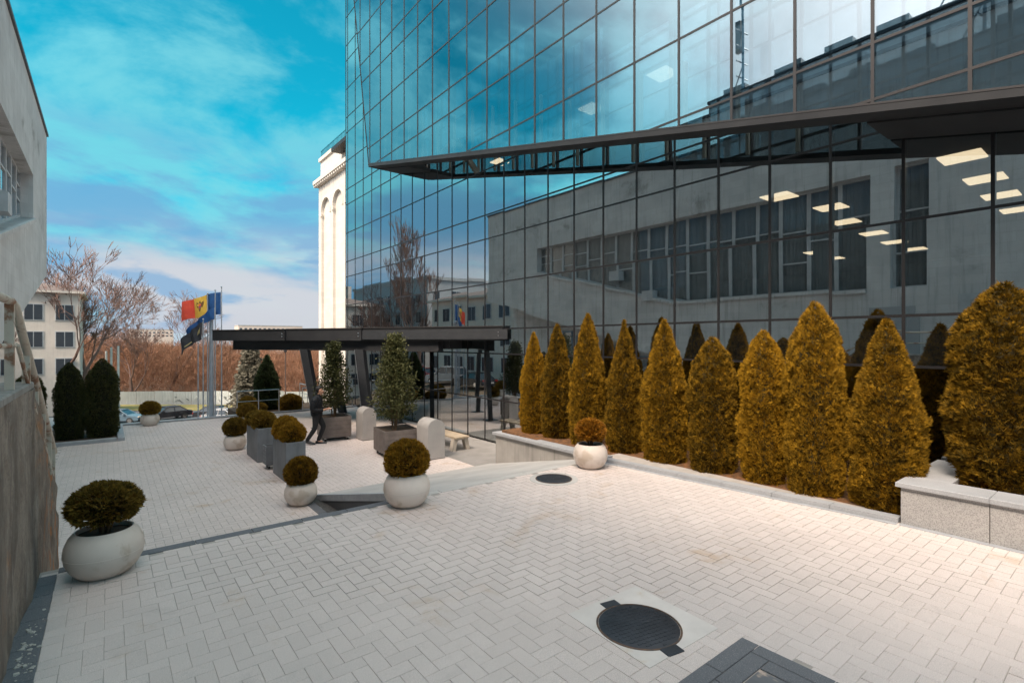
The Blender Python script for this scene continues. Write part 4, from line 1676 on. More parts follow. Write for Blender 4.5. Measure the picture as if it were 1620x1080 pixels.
# stairs behind the wall
st = thing('concrete_stairs', 'concrete stair flight behind the weathered wall', 'stairs', (-2.0, 5, LZ))
MB().box(-2.9, -1.06, -5, 6.0, LZ - .05, -.95).build('landing', M['wall_old'], st, world=True)
for i in range(10):
    z = -.95 - .2 * (i + 1)
    MB().box(-2.9, -1.06, 6.0 + .30 * i + .001, 6.0 + .30 * (i + 1), LZ - .05, z).build('step', M['wall_old'], st, world=True)

# rail
rl = thing('stair_rail', 'rusty cream painted pipe handrail on the stair wall', 'handrail', (-.82, 6, -.4))
RX = -.585
def rail_z(y):
    return .29 if y < 5.4 else .29 - (y - 5.4) * .57
MB().tube([(RX, -2.5, .33), (RX, 4.2, .31), (RX + .01, 5.30, .30), (RX + .02, 5.44, .27), (RX + .07, 8.25, rail_z(8.25))], .030, 10).build('top_rail', M['rust_metal'], rl, world=True, smooth=True)
MB().tube([(RX + .03, 5.5, -.03), (RX + .07, 8.15, rail_z(8.15) - .36)], .014, 8).build('lower_rail', M['rust_metal'], rl, world=True, smooth=True)
MB().tube([(RX + .01, -2.5, -.03), (RX + .01, 5.6, -.03)], .018, 8).build('lower_rail', M['rust_metal'], rl, world=True, smooth=True)
for y in (-1.5, 1.0, 3.2, 5.3, 6.1, 6.65, 7.2, 7.75, 8.1):
    zb = wtop(y) - .05
    xo = RX + .02 * max(0, y - 5)
    MB().box(xo - .026, xo + .026, y - .028, y + .028, zb, rail_z(y) - .01).build('post', M['rust_metal'], rl, world=True)

# ------------------------------------------------------------------ concrete hall on the left
hall = thing('concrete_hall', 'grey concrete hall with a sloping underside and recessed window band', 'building', (XL - 5, 8, LZ))
ZT = 8.7
HY0, HY1 = -12.0, 29.3
def under(y):
    return max(LZ - .1, 2.8 - .245 * (HY1 - y))
def band_bot(y):
    return 1.86 if y < 14 else 1.86 + (y - 14) * .236
ybreak = LZ_y = HY1 - (2.8 - (LZ - .1)) / .245
brk = sorted(set([HY0, 4.7, 5.7, 6.4, 14.0, 24.4, HY1, ybreak]))
b = MB()
T0, T1 = XL - .42, XL
def yz_prism(b, pts, x0, x1, mi=0):
    b.prism([(x0, p[0], p[1]) for p in pts], (x1 - x0, 0, 0), mi)
for a, c in zip(brk[:-1], brk[1:]):
    mid = (a + c) / 2
    hole = None
    if 4.7 <= mid <= 5.7:
        hole = (1.84, 1.84, 5.9)
    elif 6.4 <= mid <= 24.4:
        hole = (band_bot(a), band_bot(c), 5.8)
    if hole:
        yz_prism(b, [(a, under(a)), (c, under(c)), (c, hole[1]), (a, hole[0])], T0, T1)
        yz_prism(b, [(a, hole[2]), (c, hole[2]), (c, ZT), (a, ZT)], T0, T1)
    else:
        yz_prism(b, [(a, under(a)), (c, under(c)), (c, ZT), (a, ZT)], T0, T1)
hw = b.build('front_wall', M['left_wall'], hall, world=True)
b = MB()
yz_prism(b, [(HY0, LZ - .1), (ybreak, LZ - .1), (HY1, 2.8), (HY1, ZT - .002), (HY0, ZT - .002)], -13.0, XL - 1.0)
b.build('hall_body', M['left_wall'], hall, world=True)
b = MB()
for yz in ((HY0, HY0 + .3), (HY1 - .3, HY1 - .002)):
    b.box(XL - 1.0, T0, yz[0], yz[1], under(yz[0]) + .1 if yz[0] > 0 else LZ, ZT - .01)
b.box(XL - 1.0, T0, HY0 + .3, HY1 - .3, ZT - .3, ZT - .012)
yz_prism(b, [(ybreak, LZ - .1), (HY1 - .3, under(HY1 - .3)), (HY1 - .3, under(HY1 - .3) + .2), (ybreak, LZ + .1)], XL - 1.0, T0)
b.build('cavity_closer', M['left_wall'], hall, world=True)
MB().box(-13.2, XL + .06, HY0, HY1 + .06, ZT, ZT + .10).build('roof_edge', M['left_trim'], hall, world=True)
yz = MB()
yz_prism(yz, [(14, band_bot(14) - .12), (24.4, band_bot(24.4) - .12), (24.4, band_bot(24.4)), (14, band_bot(14))], XL - .3, XL + .10)
yz.build('sill', M['left_wall'], hall, world=True)
MB().box(XL - .3, XL + .10, 6.4, 13.99, 1.74, 1.86).build('sill', M['left_wall'], hall, world=True)
# windows: one frame per bay
def win_bay(y0, y1, z0a, z0b, z1, splits):
    xf = XL - .36
    f = MB()
    t_ = .035
    f.box(xf - .04, xf + .04, y0, y0 + t_ * 2, z0a, z1).box(xf - .04, xf + .04, y1 - t_ * 2, y1, z0b, z1)
    f.box(xf - .039, xf + .039, y0 + t_ * 2, y1 - t_ * 2, z1 - .07, z1)
    yz_prism(f, [(y0 + t_ * 2, z0a), (y1 - t_ * 2, z0b), (y1 - t_ * 2, z0b + .07), (y0 + t_ * 2, z0a + .07)], xf - .039, xf + .039)
    for s in splits:
        z = max(z0a, z0b) + (z1 - max(z0a, z0b)) * s
        f.box(xf - .035, xf + .035, y0 + t_ * 2, y1 - t_ * 2, z - .03, z + .03)
    o = f.build('window', M['win_frame'], hall, world=True)
    p = MB()
    yz_prism(p, [(y0 + .05, z0a + .05), (y1 - .05, z0b + .05), (y1 - .05, z1 - .05), (y0 + .05, z1 - .05)], xf - .008, xf)
    p.build('pane', M['win_glass'], o, world=True)
    c = MB()
    n = 22
    xs_c = xf - .12
    rows = []
    for i in range(n + 1):
        y = y0 + .04 + (y1 - y0 - .08) * i / n
        x = xs_c + .03 * sin(i * 2.1) + .015 * sin(i * .9 + y0)
        zb = z0a + (z0b - z0a) * i / n
        c.v += [(x, y, zb), (x, y, z1)]
    for i in range(n):
        c.f.append((2 * i, 2 * i + 2, 2 * i + 3, 2 * i + 1)[::-1])
        c.m.append(0)
    if True:
        c.build('curtain', M['curtain'], o, world=True)


ny = 17
for i in range(ny):
    a, c = 6.4 + 18.0 * i / ny, 6.4 + 18.0 * (i + 1) / ny
    win_bay(a + .003, c - .003, band_bot(a), band_bot(c), 5.8, rng.choice([(.33,), (.66,), (.33, .66), (.5,), (.3, .62)]))
win_bay(4.703, 5.697, 1.84, 1.84, 5.9, (.3, .62))
# door recess, notice board, air conditioner low on the wall
MB().box(XL + .001, XL + .05, 5.0, 6.3, -1.3, 1.2).build('door_panel', M['grey_block'], hall, world=True)
MB().box(XL + .001, XL + .10, 2.6, 3.9, -.2, 1.5).build('notice_board', M['win_frame'], hall, world=True)
MB().box(XL + .101, XL + .11, 2.95, 3.6, .15, 1.3).build('notice', M['curtain'], hall, world=True)
for y, z in ((17.6, 3.2), (15.5, 2.1)):
    MB().box(XL - .28, XL + .12, y, y + .65, z, z + .5).build('air_conditioner', M['win_frame'], hall, world=True)
# wall below the sloping underside, with blue grey windows
b = MB()
yz_prism(b, [(ybreak + 2.0, LZ - .1), (28.3, LZ - .1), (28.3, under(28.3)), (ybreak + 2.0, under(ybreak + 2.0) - .02)], -12.5, -3.5)
b.build('lower_wall', M['left_wall'], hall, world=True)
for y in (12.5, 14.5, 16.5, 18.5, 20.5, 22.5):
    z1 = min(under(y) - .35, .6)
    if z1 < -1.2:
        continue
    f = MB()
    for yy in (y, y + .75, y + 1.5):
        f.box(-3.5, -3.40, yy, yy + .08, -2.4, z1)
    for zz in (-2.4, -1.3, z1 - .08):
        f.box(-3.499, -3.41, y + .08, y + 1.5, zz, zz + .08)
    o = f.build('window', M['blue_frame'], hall, world=True)
    MB().box(-3.495, -3.45, y + .02, y + 1.55, -2.38, z1 - .02).build('pane', M['win_glass'], o, world=True)
# roof house set back, with aerials
MB().box(-11.5, -6.0, HY0, 13.2, ZT + .1, 11.2).build('roof_house', M['grey_block'], hall, world=True)
MB().box(-11.6, -5.9, HY0, 13.3, 11.2, 11.32).build('roof_house_edge', M['left_trim'], hall, world=True)
for y in (12.2, 9.9, 8.0, 6.1, 3.2):
    MB().box(-8.0, -6.3, y - .5, y + .5, 11.32, 11.75).build('roof_vent', M['win_frame'], hall, world=True)
for x, y, h in ((-6.3, 11.8, 4.2), (-6.2, 4.1, 5.0)):
    b = MB().tube([(x, y, 11.3), (x, y, 11.3 + h)], .06, 6)
    for k in range(4):
        b.tube([(x - .4, y, 12 + k * .7), (x + .4, y + .1, 12 + k * .7)], .03, 5)
    b.tube([(x, y, 12.6), (x - .5, y + .9, 11.3)], .03, 5)
    a = b.build('aerial_mast', M['galv'], hall, world=True)
    MB().box(x - .1, x + .1, y + .08, y + .3, 13.2, 14.6).build('antenna_panel', M['win_frame'], a, world=True)

# ------------------------------------------------------------------ cream tower behind the glass building
tw = thing('cream_tower', 'sunlit cream stone tower with arches and a bracketed cornice', 'building', (24, 56, -9))
XTw, YA, YB = 20.0, 44.0, 63.2
MB().box(XTw + .30, 36, YA, YB - .01, -9.5, 18.6).build('wall', M['white_tower'], tw, world=True)
MB().box(XTw + .1, 35, YA, YB - .4, 19.35, 22.0).build('attic', M['white_tower'], tw, world=True)
MB().box(XTw - .1, 35.2, YA, YB - .2, 21.6, 22.0).build('attic_cornice', M['white_tower'], tw, world=True)
b = MB().box(XTw - .55, 36.3, YA, YB + .55, 18.9, 19.35).box(XTw - .2, 36.2, YA, YB + .25, 18.6, 18.9)
cor = b.build('cornice', M['white_tower'], tw, world=True)
for i in range(26):
    y = YB + .3 - i * .62
    MB().box(XTw - .48, XTw - .2, y - .14, y + .14, 18.62, 18.89).build('bracket', M['white_tower'], cor, world=True)
bays = [(YB - 1.0, YB - 4.1), (YB - 5.0, YB - 8.1), (YB - 9.0, YB - 12.1), (YB - 13.0, YB - 16.1)]
edges = [YB] + [e for p in bays for e in p] + [YA]
for i in range(0, len(edges), 2):
    a, c = edges[i + 1], edges[i]
    MB().box(XTw, XTw + .299, a, c, -9.5, 18.6).build('pilaster', M['white_tower'], tw, world=True)
for (y1, y0) in bays:
    r = (y1 - y0) / 2
    cy = (y0 + y1) / 2
    pts = [(y0, 18.6), (y0, 15.4)] + [(cy - r * cos(pi * k / 14) * .999, 15.4 + r * .95 * sin(pi * k / 14)) for k in range(1, 14)] + [(y1, 15.4), (y1, 18.6)]
    b = MB()
    yz_prism(b, pts, XTw + .02, XTw + .298)
    b.build('arch_panel', M['white_tower'], tw, world=True)
    b = MB()
    for k in range(14):
        a0, a1 = pi * k / 14, pi * (k + 1) / 14
        q = []
        for rr_, aa in ((r * 1.0, a0), (r * 1.0, a1), (r * 1.13, a1), (r * 1.13, a0)):
            q.append((cy - rr_ * cos(aa), 15.4 + rr_ * .95 * sin(aa)))
        yz_prism(b, q, XTw - .07, XTw + .018)
    b.build('arch_moulding', M['white_tower'], tw, world=True)
    for yy in (y0, y1):
        MB().box(XTw - .10, XTw - .003, yy - .22, yy + .22, 14.9, 15.38).build('capital', M['white_tower'], tw, world=True)
tr = MB()
for i in range(30):
    y = YB - .6 - i * .42
    tr.box(XTw + .1, XTw + .16, y - .05, y + .05, 22.0, 22.85)
tr.box(XTw + .09, XTw + .17, YA, YB - .4, 22.85, 22.95)
tr.build('roof_railing', mat('teal railing', (.02, .19, .27), None, 3, .5), tw, world=True)
MB().box(18.9, XTw + .05, 46.0, YB - 7.6, 20.5, 20.9).build('projecting_eave', M['steel_clad'], tw, world=True)


# ------------------------------------------------------------------ houses
def house(name, label, x0, x1, y0, y1, z0, z1, m, face, rows_, cols_, wz, ww_, wh_, roof='hip', grp=None):
    t = thing(name, label, 'building', ((x0 + x1) / 2, (y0 + y1) / 2, z0), 0, grp)
    MB().box(x0, x1, y0, y1, z0, z1).build('wall', m, t, world=True)
    if roof == 'hip':
        cx, cy = (x0 + x1) / 2, (y0 + y1) / 2
        h = z1 + 2.2
        o = .5
        b = MB().box(x0 - o, x1 + o, y0 - o, y1 + o, z1, z1 + .25)
        b.build('eaves', M['white_wall'], t, world=True)
        b = MB()
        lx, ly = (x1 - x0), (y1 - y0)
        if lx > ly:
            ra, rb = (x0 + ly / 2, cy, h), (x1 - ly / 2, cy, h)
        else:
            ra, rb = (cx, y0 + lx / 2, h), (cx, y1 - lx / 2, h)
        p = [(x0 - o, y0 - o, z1 + .26), (x1 + o, y0 - o, z1 + .26), (x1 + o, y1 + o, z1 + .26), (x0 - o, y1 + o, z1 + .26)]
        if lx > ly:
            b.quad([p[0], p[1], rb, ra]).quad([p[1], p[2], rb]).quad([p[2], p[3], ra, rb]).quad([p[3], p[0], ra])
        else:
            b.quad([p[0], p[1], ra]).quad([p[1], p[2], rb, ra]).quad([p[2], p[3], rb]).quad([p[3], p[0], ra, rb])
        rf = b.build('roof', M['house_roof'], t, world=True)
        for k in (.3, .6):
            xx, yy = x0 + lx * k, y0 + ly * k
            MB().box(xx - .4, xx + .4, yy - .4, yy + .4, z1 + .3, h + 1.2).build('chimney', M['white_wall'], rf, world=True)
    else:
        MB().box(x0 - .2, x1 + .2, y0 - .2, y1 + .2, z1, z1 + .5).build('roof', M['grey_block'], t, world=True)
    for fc in face:
        for r_ in range(rows_):
            n = cols_ if fc == 'x' else max(2, int(cols_ * (x1 - x0) / max(1, (y1 - y0)))) if len(face) > 1 else cols_
            for k in range(n):
                z = z0 + wz[0] + r_ * wz[1]
                f = MB()
                g = MB()
                if fc == 'x':
                    yy = y0 + (y1 - y0) * (k + .5) / n
                    f.box(x1, x1 + .06, yy - ww_ / 2 - .1, yy + ww_ / 2 + .1, z - .1, z + wh_ + .1)
                    g.box(x1 + .061, x1 + .08, yy - ww_ / 2, yy - .04, z, z + wh_).box(x1 + .061, x1 + .08, yy + .04, yy + ww_ / 2, z, z + wh_)
                else:
                    xx = x0 + (x1 - x0) * (k + .5) / n
                    f.box(xx - ww_ / 2 - .1, xx + ww_ / 2 + .1, y0 - .06, y0, z - .1, z + wh_ + .1)
                    g.box(xx - ww_ / 2, xx - .04, y0 - .08, y0 - .061, z, z + wh_).box(xx + .04, xx + ww_ / 2, y0 - .08, y0 - .061, z, z + wh_)
                o = f.build('window', M['win_frame'], t, world=True)
                g.build('pane', M['dark_win'], o, world=True)
    return t


house('pale_house', 'pale four storey house with brown roof behind bare trees beside the hall', -16.0, -2.7, 79, 92, -9, 5.6, M['white_wall'], 'y', 4, 5, (2.2, 3.1), 1.5, 1.7)
house('apartment_block', 'long white apartment block reflected in the glass, behind the hall', -30, -15.5, 34, 62, -4.6, 5.2, M['white_wall'], 'xy', 3, 9, (1.2, 3.0), 1.5, 1.6)
house('grey_apartment_block', 'grey apartment block reflected in the glass past the white one', -34, -18, 68, 96, -5, 9.5, M['grey_block'], 'xy', 4, 8, (1.6, 3.1), 1.5, 1.6, 'flat')
x, y = across(420, -.475 * 420)
house('far_tower_block', 'far pinkish apartment block on the horizon above the canopy', x - 24, x + 24, y - 8, y + 8, -60, 12.5, M['terra'], 'y', 2, 14, (66, 3.2), 1.8, 1.4, 'flat')
x, y = across(520, -.705 * 520)
house('far_low_block', 'far pale low block on the horizon behind the bare tree', x - 18, x + 18, y - 8, y + 8, -60, 12, M['terra'], 'y', 2, 10, (65, 3.2), 1.8, 1.4, 'flat')


# ------------------------------------------------------------------ trees
def bare_tree_mesh(seed, H, spread=.55, depth=6, poplar=False):
    rr = random.Random(seed)
    b = MB()
    def grow(p, d, l, r, k):
        q = p
        pts, rad = [p], [r]
        for i in range(3):
            d = (d + Vector((rr.gauss(0, .13), rr.gauss(0, .13), rr.gauss(0.05, .08)))).normalized()
            q = q + d * l / 3
            pts.append(q)
            rad.append(r * (1 - .28 * (i + 1) / 3))
        b.tube(pts, rad, 6 if k < 2 else (4 if k < 4 else 3), 0, False)
        if k >= depth:
            return
        n = rr.choice((2, 3, 3)) if k < depth - 1 else 4
        for i in range(n):
            ax = Vector((rr.gauss(0, 1), rr.gauss(0, 1), rr.gauss(0, 1)))
            ax = (ax - d * ax.dot(d)).normalized()
            a = rr.uniform(.25, .75) * (spread / .55) * (.5 if i == 0 else 1)
            nd = (d * cos(a) + ax * sin(a))
            if poplar:
                nd.z += .8
            else:
                nd.z += .10
            nd.normalize()
            grow(pts[-1] if i < 2 else pts[rr.randint(1, 3)], nd, l * rr.uniform(.62, .86), max(.026, rad[-1] * rr.uniform(.55, .78)), k + 1)
    grow(Vector((0, 0, -.3)), Vector((.05, .03, 1)), H * .30, H * .020, 0)
    return b


def split_tree(b):
    """trunk/limbs and twigs as two meshes"""
    return b


def bare_tree(label, loc, H, seed, spread=.55, depth=6, poplar=False, rz=0.0):
    b = bare_tree_mesh(seed, H, spread, depth, poplar)
    t = thing('bare_tree', label, 'tree', loc, rz, 'leafless trees')
    # first tubes are trunk and limbs (6-sided), the rest are twigs
    big, small = MB(), MB()
    for f in b.f:
        dst = big if f[1] - f[0] == 1 and False else small
    idx_big = set()
    n6 = 0
    vr = b.v
    lim = int(len(b.f) * .02)
    for part, fs in (('trunk', b.f[:18]), ('crown', b.f[18:])):
        used = sorted(set(i for f in fs for i in f))
        mp = {v: k for k, v in enumerate(used)}
        m = MB()
        m.v = [vr[i] for i in used]
        m.f = [tuple(mp[i] for i in f) for f in fs]
        m.m = [0] * len(m.f)
        m.build(part, M['bark_far'], t)
    return t


def gz(x, y):
    return ground_z(x, y)


def at_px(px, d):
    cx = (px - 810) / FPX
    p = FV * d + RV * (cx * d)
    return p.x, p.y


for (px, d, H, seed, sp, lab, rz) in ((160, 74, 21.5, 12, .62, 'big leafless tree with a broad leaning crown beside the pale house', .5),
                                     (112, 66, 18.5, 23, .55, 'leafless tree growing in front of the pale house', 1.2),
                                     (268, 92, 18.5, 35, .6, 'lone leafless tree behind the flags', 2.1),
                                     (88, 60, 17.5, 41, .55, 'thin leafless tree close to the hall corner', .2),
                                     (122, 70, 17.0, 88, .6, 'dense leafless tree masking the corner of the pale house', 2.6),
                                     (140, 68, 15.0, 93, .6, 'low spreading leafless tree just right of the pale house corner', 3.3),
                                     (205, 84, 15.0, 47, .6, 'low leafless tree next to the broad leaning one', 4.0)):
    x, y = at_px(px, d)
    bare_tree(lab, (x, y, gz(x, y) - .1), H, seed, sp, 7, False, rz)
for (x, y, H, seed, pop, lab) in ((-13.5, 72, 16, 52, False, 'leafless tree reflected at the far end of the glass'),
                                  (-12.5, 66, 13.5, 57, False, 'leafless tree reflected beside the white block'),
                                  (-14.3, 63.5, 20, 63, True, 'slender leafless poplar reflected in the glass')):
    bare_tree(lab, (x, y, gz(x, y) - .1), H, seed, .5, 7, pop, seed)

# spruce and dark conifer behind the plaza
def cone_mesh(name, H, Rr, n, seed, m, droop, length, width):
    rr = np.random.default_rng(seed)
    t = rr.random(n) ** .75
    t = 1 - t
    lay = np.floor(t * 14) / 14
    fr = t * 14 - np.floor(t * 14)
    prof = (1 - t) ** .9 * Rr * (1.05 - .35 * fr)
    th = rr.uniform(0, 2 * pi, n)
    u = rr.random(n) ** .45
    bump = 1 + .18 * np.sin(th * 5 + lay * 40)
    r = prof * u * bump
    Pn = np.stack([np.cos(th) * r, np.sin(th) * r, t * H - droop * r * .5 + .1], 1)
    rad = np.stack([np.cos(th), np.sin(th), np.zeros(n)], 1)
    D = unit(rad + np.array([0, 0, -droop]) + rr.normal(0, .3, (n, 3)))
    W = unit(np.cross(D, rr.normal(0, 1, (n, 3))))
    V, F = blades(Pn, D, W, length, width, 3)
    return np_mesh(name, V, F, m)


def conifer(label, name, loc, H, Rr, n, seed, m, droop, length, width):
    t = thing(name, label, 'tree', loc, 0)
    o = bpy.data.objects.new('crown', cone_mesh(name, H, Rr, n, seed, m, droop, length, width))
    COL.objects.link(o)
    o.parent = t
    MB().tube([(0, 0, -.2), (0, 0, H * .95)], [H * .018, .01], 8).build('trunk', M['bark'], t)
    return t


x, y = at_px(397, 52)
conifer('tall grey green spruce standing behind the canopy end', 'spruce_tree', (x, y, gz(x, y) - .1), 9.8, 2.6, 9000, 71, M['spruce'], .5, .34, .05)
cdk = thuja_mesh('conifer_crown', 2, 2.5, .5, 5200, 77, M['cone_tree'], M['dark_core'], .10, .016)
put_tree('dark_conifer', 'dark green bushy conifer behind the kerb under the canopy end', 'tree', (5.75, 25.6, LZ + .02), cdk[0], cdk[1], trunk_me, 0, (1.05, 1.05, .98))

# rusty thicket beyond the fence
n = 90000
dd = NR.uniform(86, 118, n)
ss = NR.uniform(-1.02, .12, n)
xx = FV.x * dd + RV.x * ss * dd
yy = FV.y * dd + RV.y * ss * dd
gzv = np.array([ground_z(a, b_) for a, b_ in zip(xx, yy)])
topn = np.array([mnoise.noise(Vector((s * 9, d * .05, 1.7))) + .6 * mnoise.noise(Vector((s * 27, d * .12, 5.1))) for s, d in zip(ss, dd)])
hmax = 8.2 + 2.6 * topn + (dd - 86) * .035 + 1.8 * np.exp(-((ss + .80) / .1) ** 2)
hh = hmax * NR.random(n) ** .8
Pn = np.stack([xx, yy, gzv + hh], 1)
D = unit(np.stack([NR.normal(0, .5, n), NR.normal(0, .5, n), NR.uniform(.3, 1.2, n)], 1))
W = unit(np.cross(D, NR.normal(0, 1, (n, 3))))
V, F = blades(Pn, D, W, 1.4, .026, 2, .6)
o = bpy.data.objects.new('thicket', np_mesh('thicket', V, F, M['thicket']))
COL.objects.link(o)
kind(o, 'stuff')['label'] = 'rusty brown leafless thicket beyond the metal fence'

# ------------------------------------------------------------------ fence, poles and cars beyond the plaza
fn = thing('metal_fence', 'long grey corrugated metal fence along the grass verge', 'fence', (*across(83, -45), gz(*across(83, -45))))
s = -82.0
i = 0
while s < -28:
    x0, y0 = across(83, s)
    x1, y1 = across(83, s + 2.96)
    z = gz((x0 + x1) / 2, (y0 + y1) / 2)
    u = Vector((x1 - x0, y1 - y0, 0))
    b = MB()
    nn = 24
    for k in range(nn + 1):
        q = Vector((x0, y0, 0)) + u * (k / nn)
        off = FV * (.03 if k % 2 else -.03)
        b.v += [(q.x + off.x, q.y + off.y, z - .1), (q.x + off.x, q.y + off.y, z + 2.15 + .05 * (i % 3))]
        b.v += [(q.x + off.x + FV.x * .02, q.y + off.y + FV.y * .02, z - .1), (q.x + off.x + FV.x * .02, q.y + off.y + FV.y * .02, z + 2.15 + .05 * (i % 3))]
    for k in range(nn):
        a = 4 * k
        b.f += [(a, a + 4, a + 5, a + 1), (a + 2, a + 3, a + 7, a + 6), (a + 1, a + 5, a + 7, a + 3)]
        b.m += [0, 0, 0]
    pnl = b.build('fence_panel', M['fence'] if -50.5 > s or s > -44 else M['white_paint'], fn, world=True)
    if -47.5 < s < -44.5:
        base = Vector((x0, y0, z)) - FV * .08
        un = u.normalized()
        g = MB()
        def disc(c0, h0, r0, squash=1.0):
            pts = [base + un * (c0 + r0 * cos(2 * pi * k / 12) * (1 + .15 * sin(k * 5))) + Vector((0, 0, h0 + r0 * squash * sin(2 * pi * k / 12))) for k in range(12)]
            g.prism(pts, FV * .02)
        disc(1.6, 1.55, .42, .7)
        disc(1.15, 1.6, .3, .7)
        disc(2.0, 1.45, .3, .7)
        g.prism([base + un * 1.5 + Vector((0, 0, .95)), base + un * 1.7 + Vector((0, 0, .95)), base + un * 1.7 + Vector((0, 0, 1.4)), base + un * 1.5 + Vector((0, 0, 1.4))], FV * .021)
        g.build('graffiti', M['teal_paint'], pnl, world=True)
        g = MB()
        disc(1.55, .6, .2, 1.2)
        g.build('graffiti', M['pink_paint'], pnl, world=True)
    if -56 < s < -47.5:
        g = MB()
        base = Vector((x0, y0, z)) - FV * .08
        un = u.normalized()
        rr = random.Random(int(s * 10))
        for k in range(7):
            a, h = rr.uniform(.1, 2.6), rr.uniform(.5, 1.6)
            a2, h2 = a + rr.uniform(.15, .5), h + rr.uniform(-.35, .4)
            p0, p1 = base + un * a + Vector((0, 0, h)), base + un * a2 + Vector((0, 0, h2))
            g.prism([p0, p1, p1 + Vector((0, 0, .09)), p0 + Vector((0, 0, .09))], FV * .02)
        g.build('graffiti', M['black_paint'] if i % 2 else M['white_paint'], pnl, world=True)
    s += 3.0
    i += 1

for px, d, h, lab in ((168, 76, 8.4, 'thin white street pole beside the two matching poles, farthest one'), (176, 72, 8.6, 'thin white street pole in the middle of three'), (187, 70, 8.6, 'thin white street pole nearest the fence end')):
    x, y = at_px(px, d)
    z = gz(x, y)
    t = thing('street_pole', lab, 'pole', (x, y, z), 0, 'white street poles')
    MB().tube([(0, 0, -.2), (0, 0, h)], [.17, .13], 10).build('shaft', M['white_paint'], t)
    MB().tube([(0, 0, -.1), (0, 0, .6)], [.24, .22], 10).build('foot', M['galv'], t)


def car(label, loc, rz, paint, suv=False, grp='parked cars'):
    t = thing('parked_car', label, 'car', loc, rz, grp)
    L_, W_ = 4.5, 1.78
    hb = .92 if not suv else 1.05
    ht = 1.43 if not suv else 1.72
    prof = [(-2.22, .32), (-2.25, .62), (-2.15, hb - .06), (-1.45, hb), (1.05, hb + .01), (2.0, hb - .14), (2.22, .66), (2.22, .32)]
    b = MB()
    for sgn in (-1, 1):
        pass
    n = len(prof)
    ys_c = [(-W_ / 2, .94), (-W_ / 2 + .10, 1.0), (W_ / 2 - .10, 1.0), (W_ / 2, .94)]
    for (yy_, sc_) in ys_c:
        for (px_, pz_) in prof:
            b.v.append((px_ * (.985 if sc_ < 1 else 1), yy_, .32 + (pz_ - .32) * sc_))
    for k in range(3):
        for i in range(n):
            j = (i + 1) % n
            b.f.append((k * n + i, k * n + j, (k + 1) * n + j, (k + 1) * n + i)[::-1])
            b.m.append(0)
    b.f += [tuple(range(n)), tuple(range(3 * n, 4 * n))[::-1]]
    b.m += [0, 0]
    body = b.build('body', paint, t, smooth=True)
    # greenhouse: glass block under a painted roof
    if suv:
        lo_ = [(-2.05, hb), (1.15, hb)]
        hi_ = [(-1.85, ht - .05), (.35, ht - .05)]
    else:
        lo_ = [(-1.75, hb), (1.15, hb)]
        hi_ = [(-1.0, ht - .05), (.35, ht - .05)]
    g = MB()
    wl, wh = W_ / 2 - .06, W_ / 2 - .24
    v = [(lo_[0][0], -wl, hb - .02), (lo_[1][0], -wl, hb - .02), (lo_[1][0], wl, hb - .02), (lo_[0][0], wl, hb - .02),
         (hi_[0][0], -wh, ht - .05), (hi_[1][0], -wh, ht - .05), (hi_[1][0], wh, ht - .05), (hi_[0][0], wh, ht - .05)]
    g.v = v
    g.f = [(3, 2, 1, 0), (4, 5, 6, 7), (0, 1, 5, 4), (1, 2, 6, 5), (2, 3, 7, 6), (3, 0, 4, 7)]
    g.m = [0] * 6
    g.build('window', M['car_glass'], t)
    r = MB().box(hi_[0][0] - .08, hi_[1][0] + .08, -wh - .04, wh + .04, ht - .06, ht + .01, 0, .03)
    rf = r.build('roof', paint, t)
    for sy in (-1, 1):
        for (a_, b_) in ((lo_[0], hi_[0]), ((-.35, hb), (-.35, ht - .05)), (lo_[1], hi_[1])):
            MB().tube([(a_[0], sy * (wl + .005), hb - .03), (b_[0], sy * (wh + .012), ht - .04)], .04, 6).build('pillar', paint, rf)
        MB().box(.75, .95, sy * (W_ / 2 - .02) - .09 + sy * .1, sy * (W_ / 2 - .02) + .09 + sy * .1, hb + .02, hb + .15).build('mirror', paint, t)
        MB().box(-2.27, -2.16, sy * .62 - .18, sy * .62 + .18, .66, .80).build('tail_light', M['lamp_red'], t)
        MB().box(2.12, 2.235, sy * .62 - .2, sy * .62 + .2, .62, .74).build('headlight', M['lamp_clear'], t)
        for x_ in (-1.35, 1.38):
            wv = MB().tube([(x_, sy * (W_ / 2 - .21), .32), (x_, sy * (W_ / 2 + .005), .32)], .32, 20)
            w_ = wv.build('wheel', M['black_rubber'], t)
            MB().tube([(x_, sy * (W_ / 2 + .004), .32), (x_, sy * (W_ / 2 + .02), .32)], .21, 14).build('rim', M['chrome'], w_)
    for x_ in (-2.27, 2.225):
        MB().box(x_, x_ + .03, -.26, .26, .48, .59).build('number_plate', M['plate'], t)
        MB().box(x_ - .02 if x_ < 0 else x_ - .06, x_ + .07 if x_ < 0 else x_ + .02, -.84, .84, .30, .46).build('bumper', M['black_rubber'], t)
    return t


def park(px, d, rz, paint, lab, suv=False):
    x, y = at_px(px, d)
    car(lab, (x, y, gz(x, y) + .15), rz, paint, suv)


park(265, 56.5, R(-158), M['car_black'], 'black saloon car parked on the street behind the pot')
park(344, 57, R(-35), M['car_black'], 'dark car half hidden by the thick flagpole')
park(357, 54.5, R(-40), M['car_white'], 'white car with a glossy windscreen beside the thick flagpole', False)
park(190, 54, R(-30), M['car_blue'], 'pale blue car half hidden by the dark thuja')
for x, y, rz, pt, lab, suv in ((-8.6, 46, R(60), M['car_white'], 'white estate car reflected in the glass under the canopy', True),
                               (-8.4, 40.5, R(80), M['car_black'], 'dark car reflected in the glass right of the white estate', False),
                               (-8.8, 52, R(75), M['car_red'], 'dull red car reflected in the glass left of the white estate', False)):
    car(lab, (x, y, gz(x, y) + .02), rz, pt, suv)

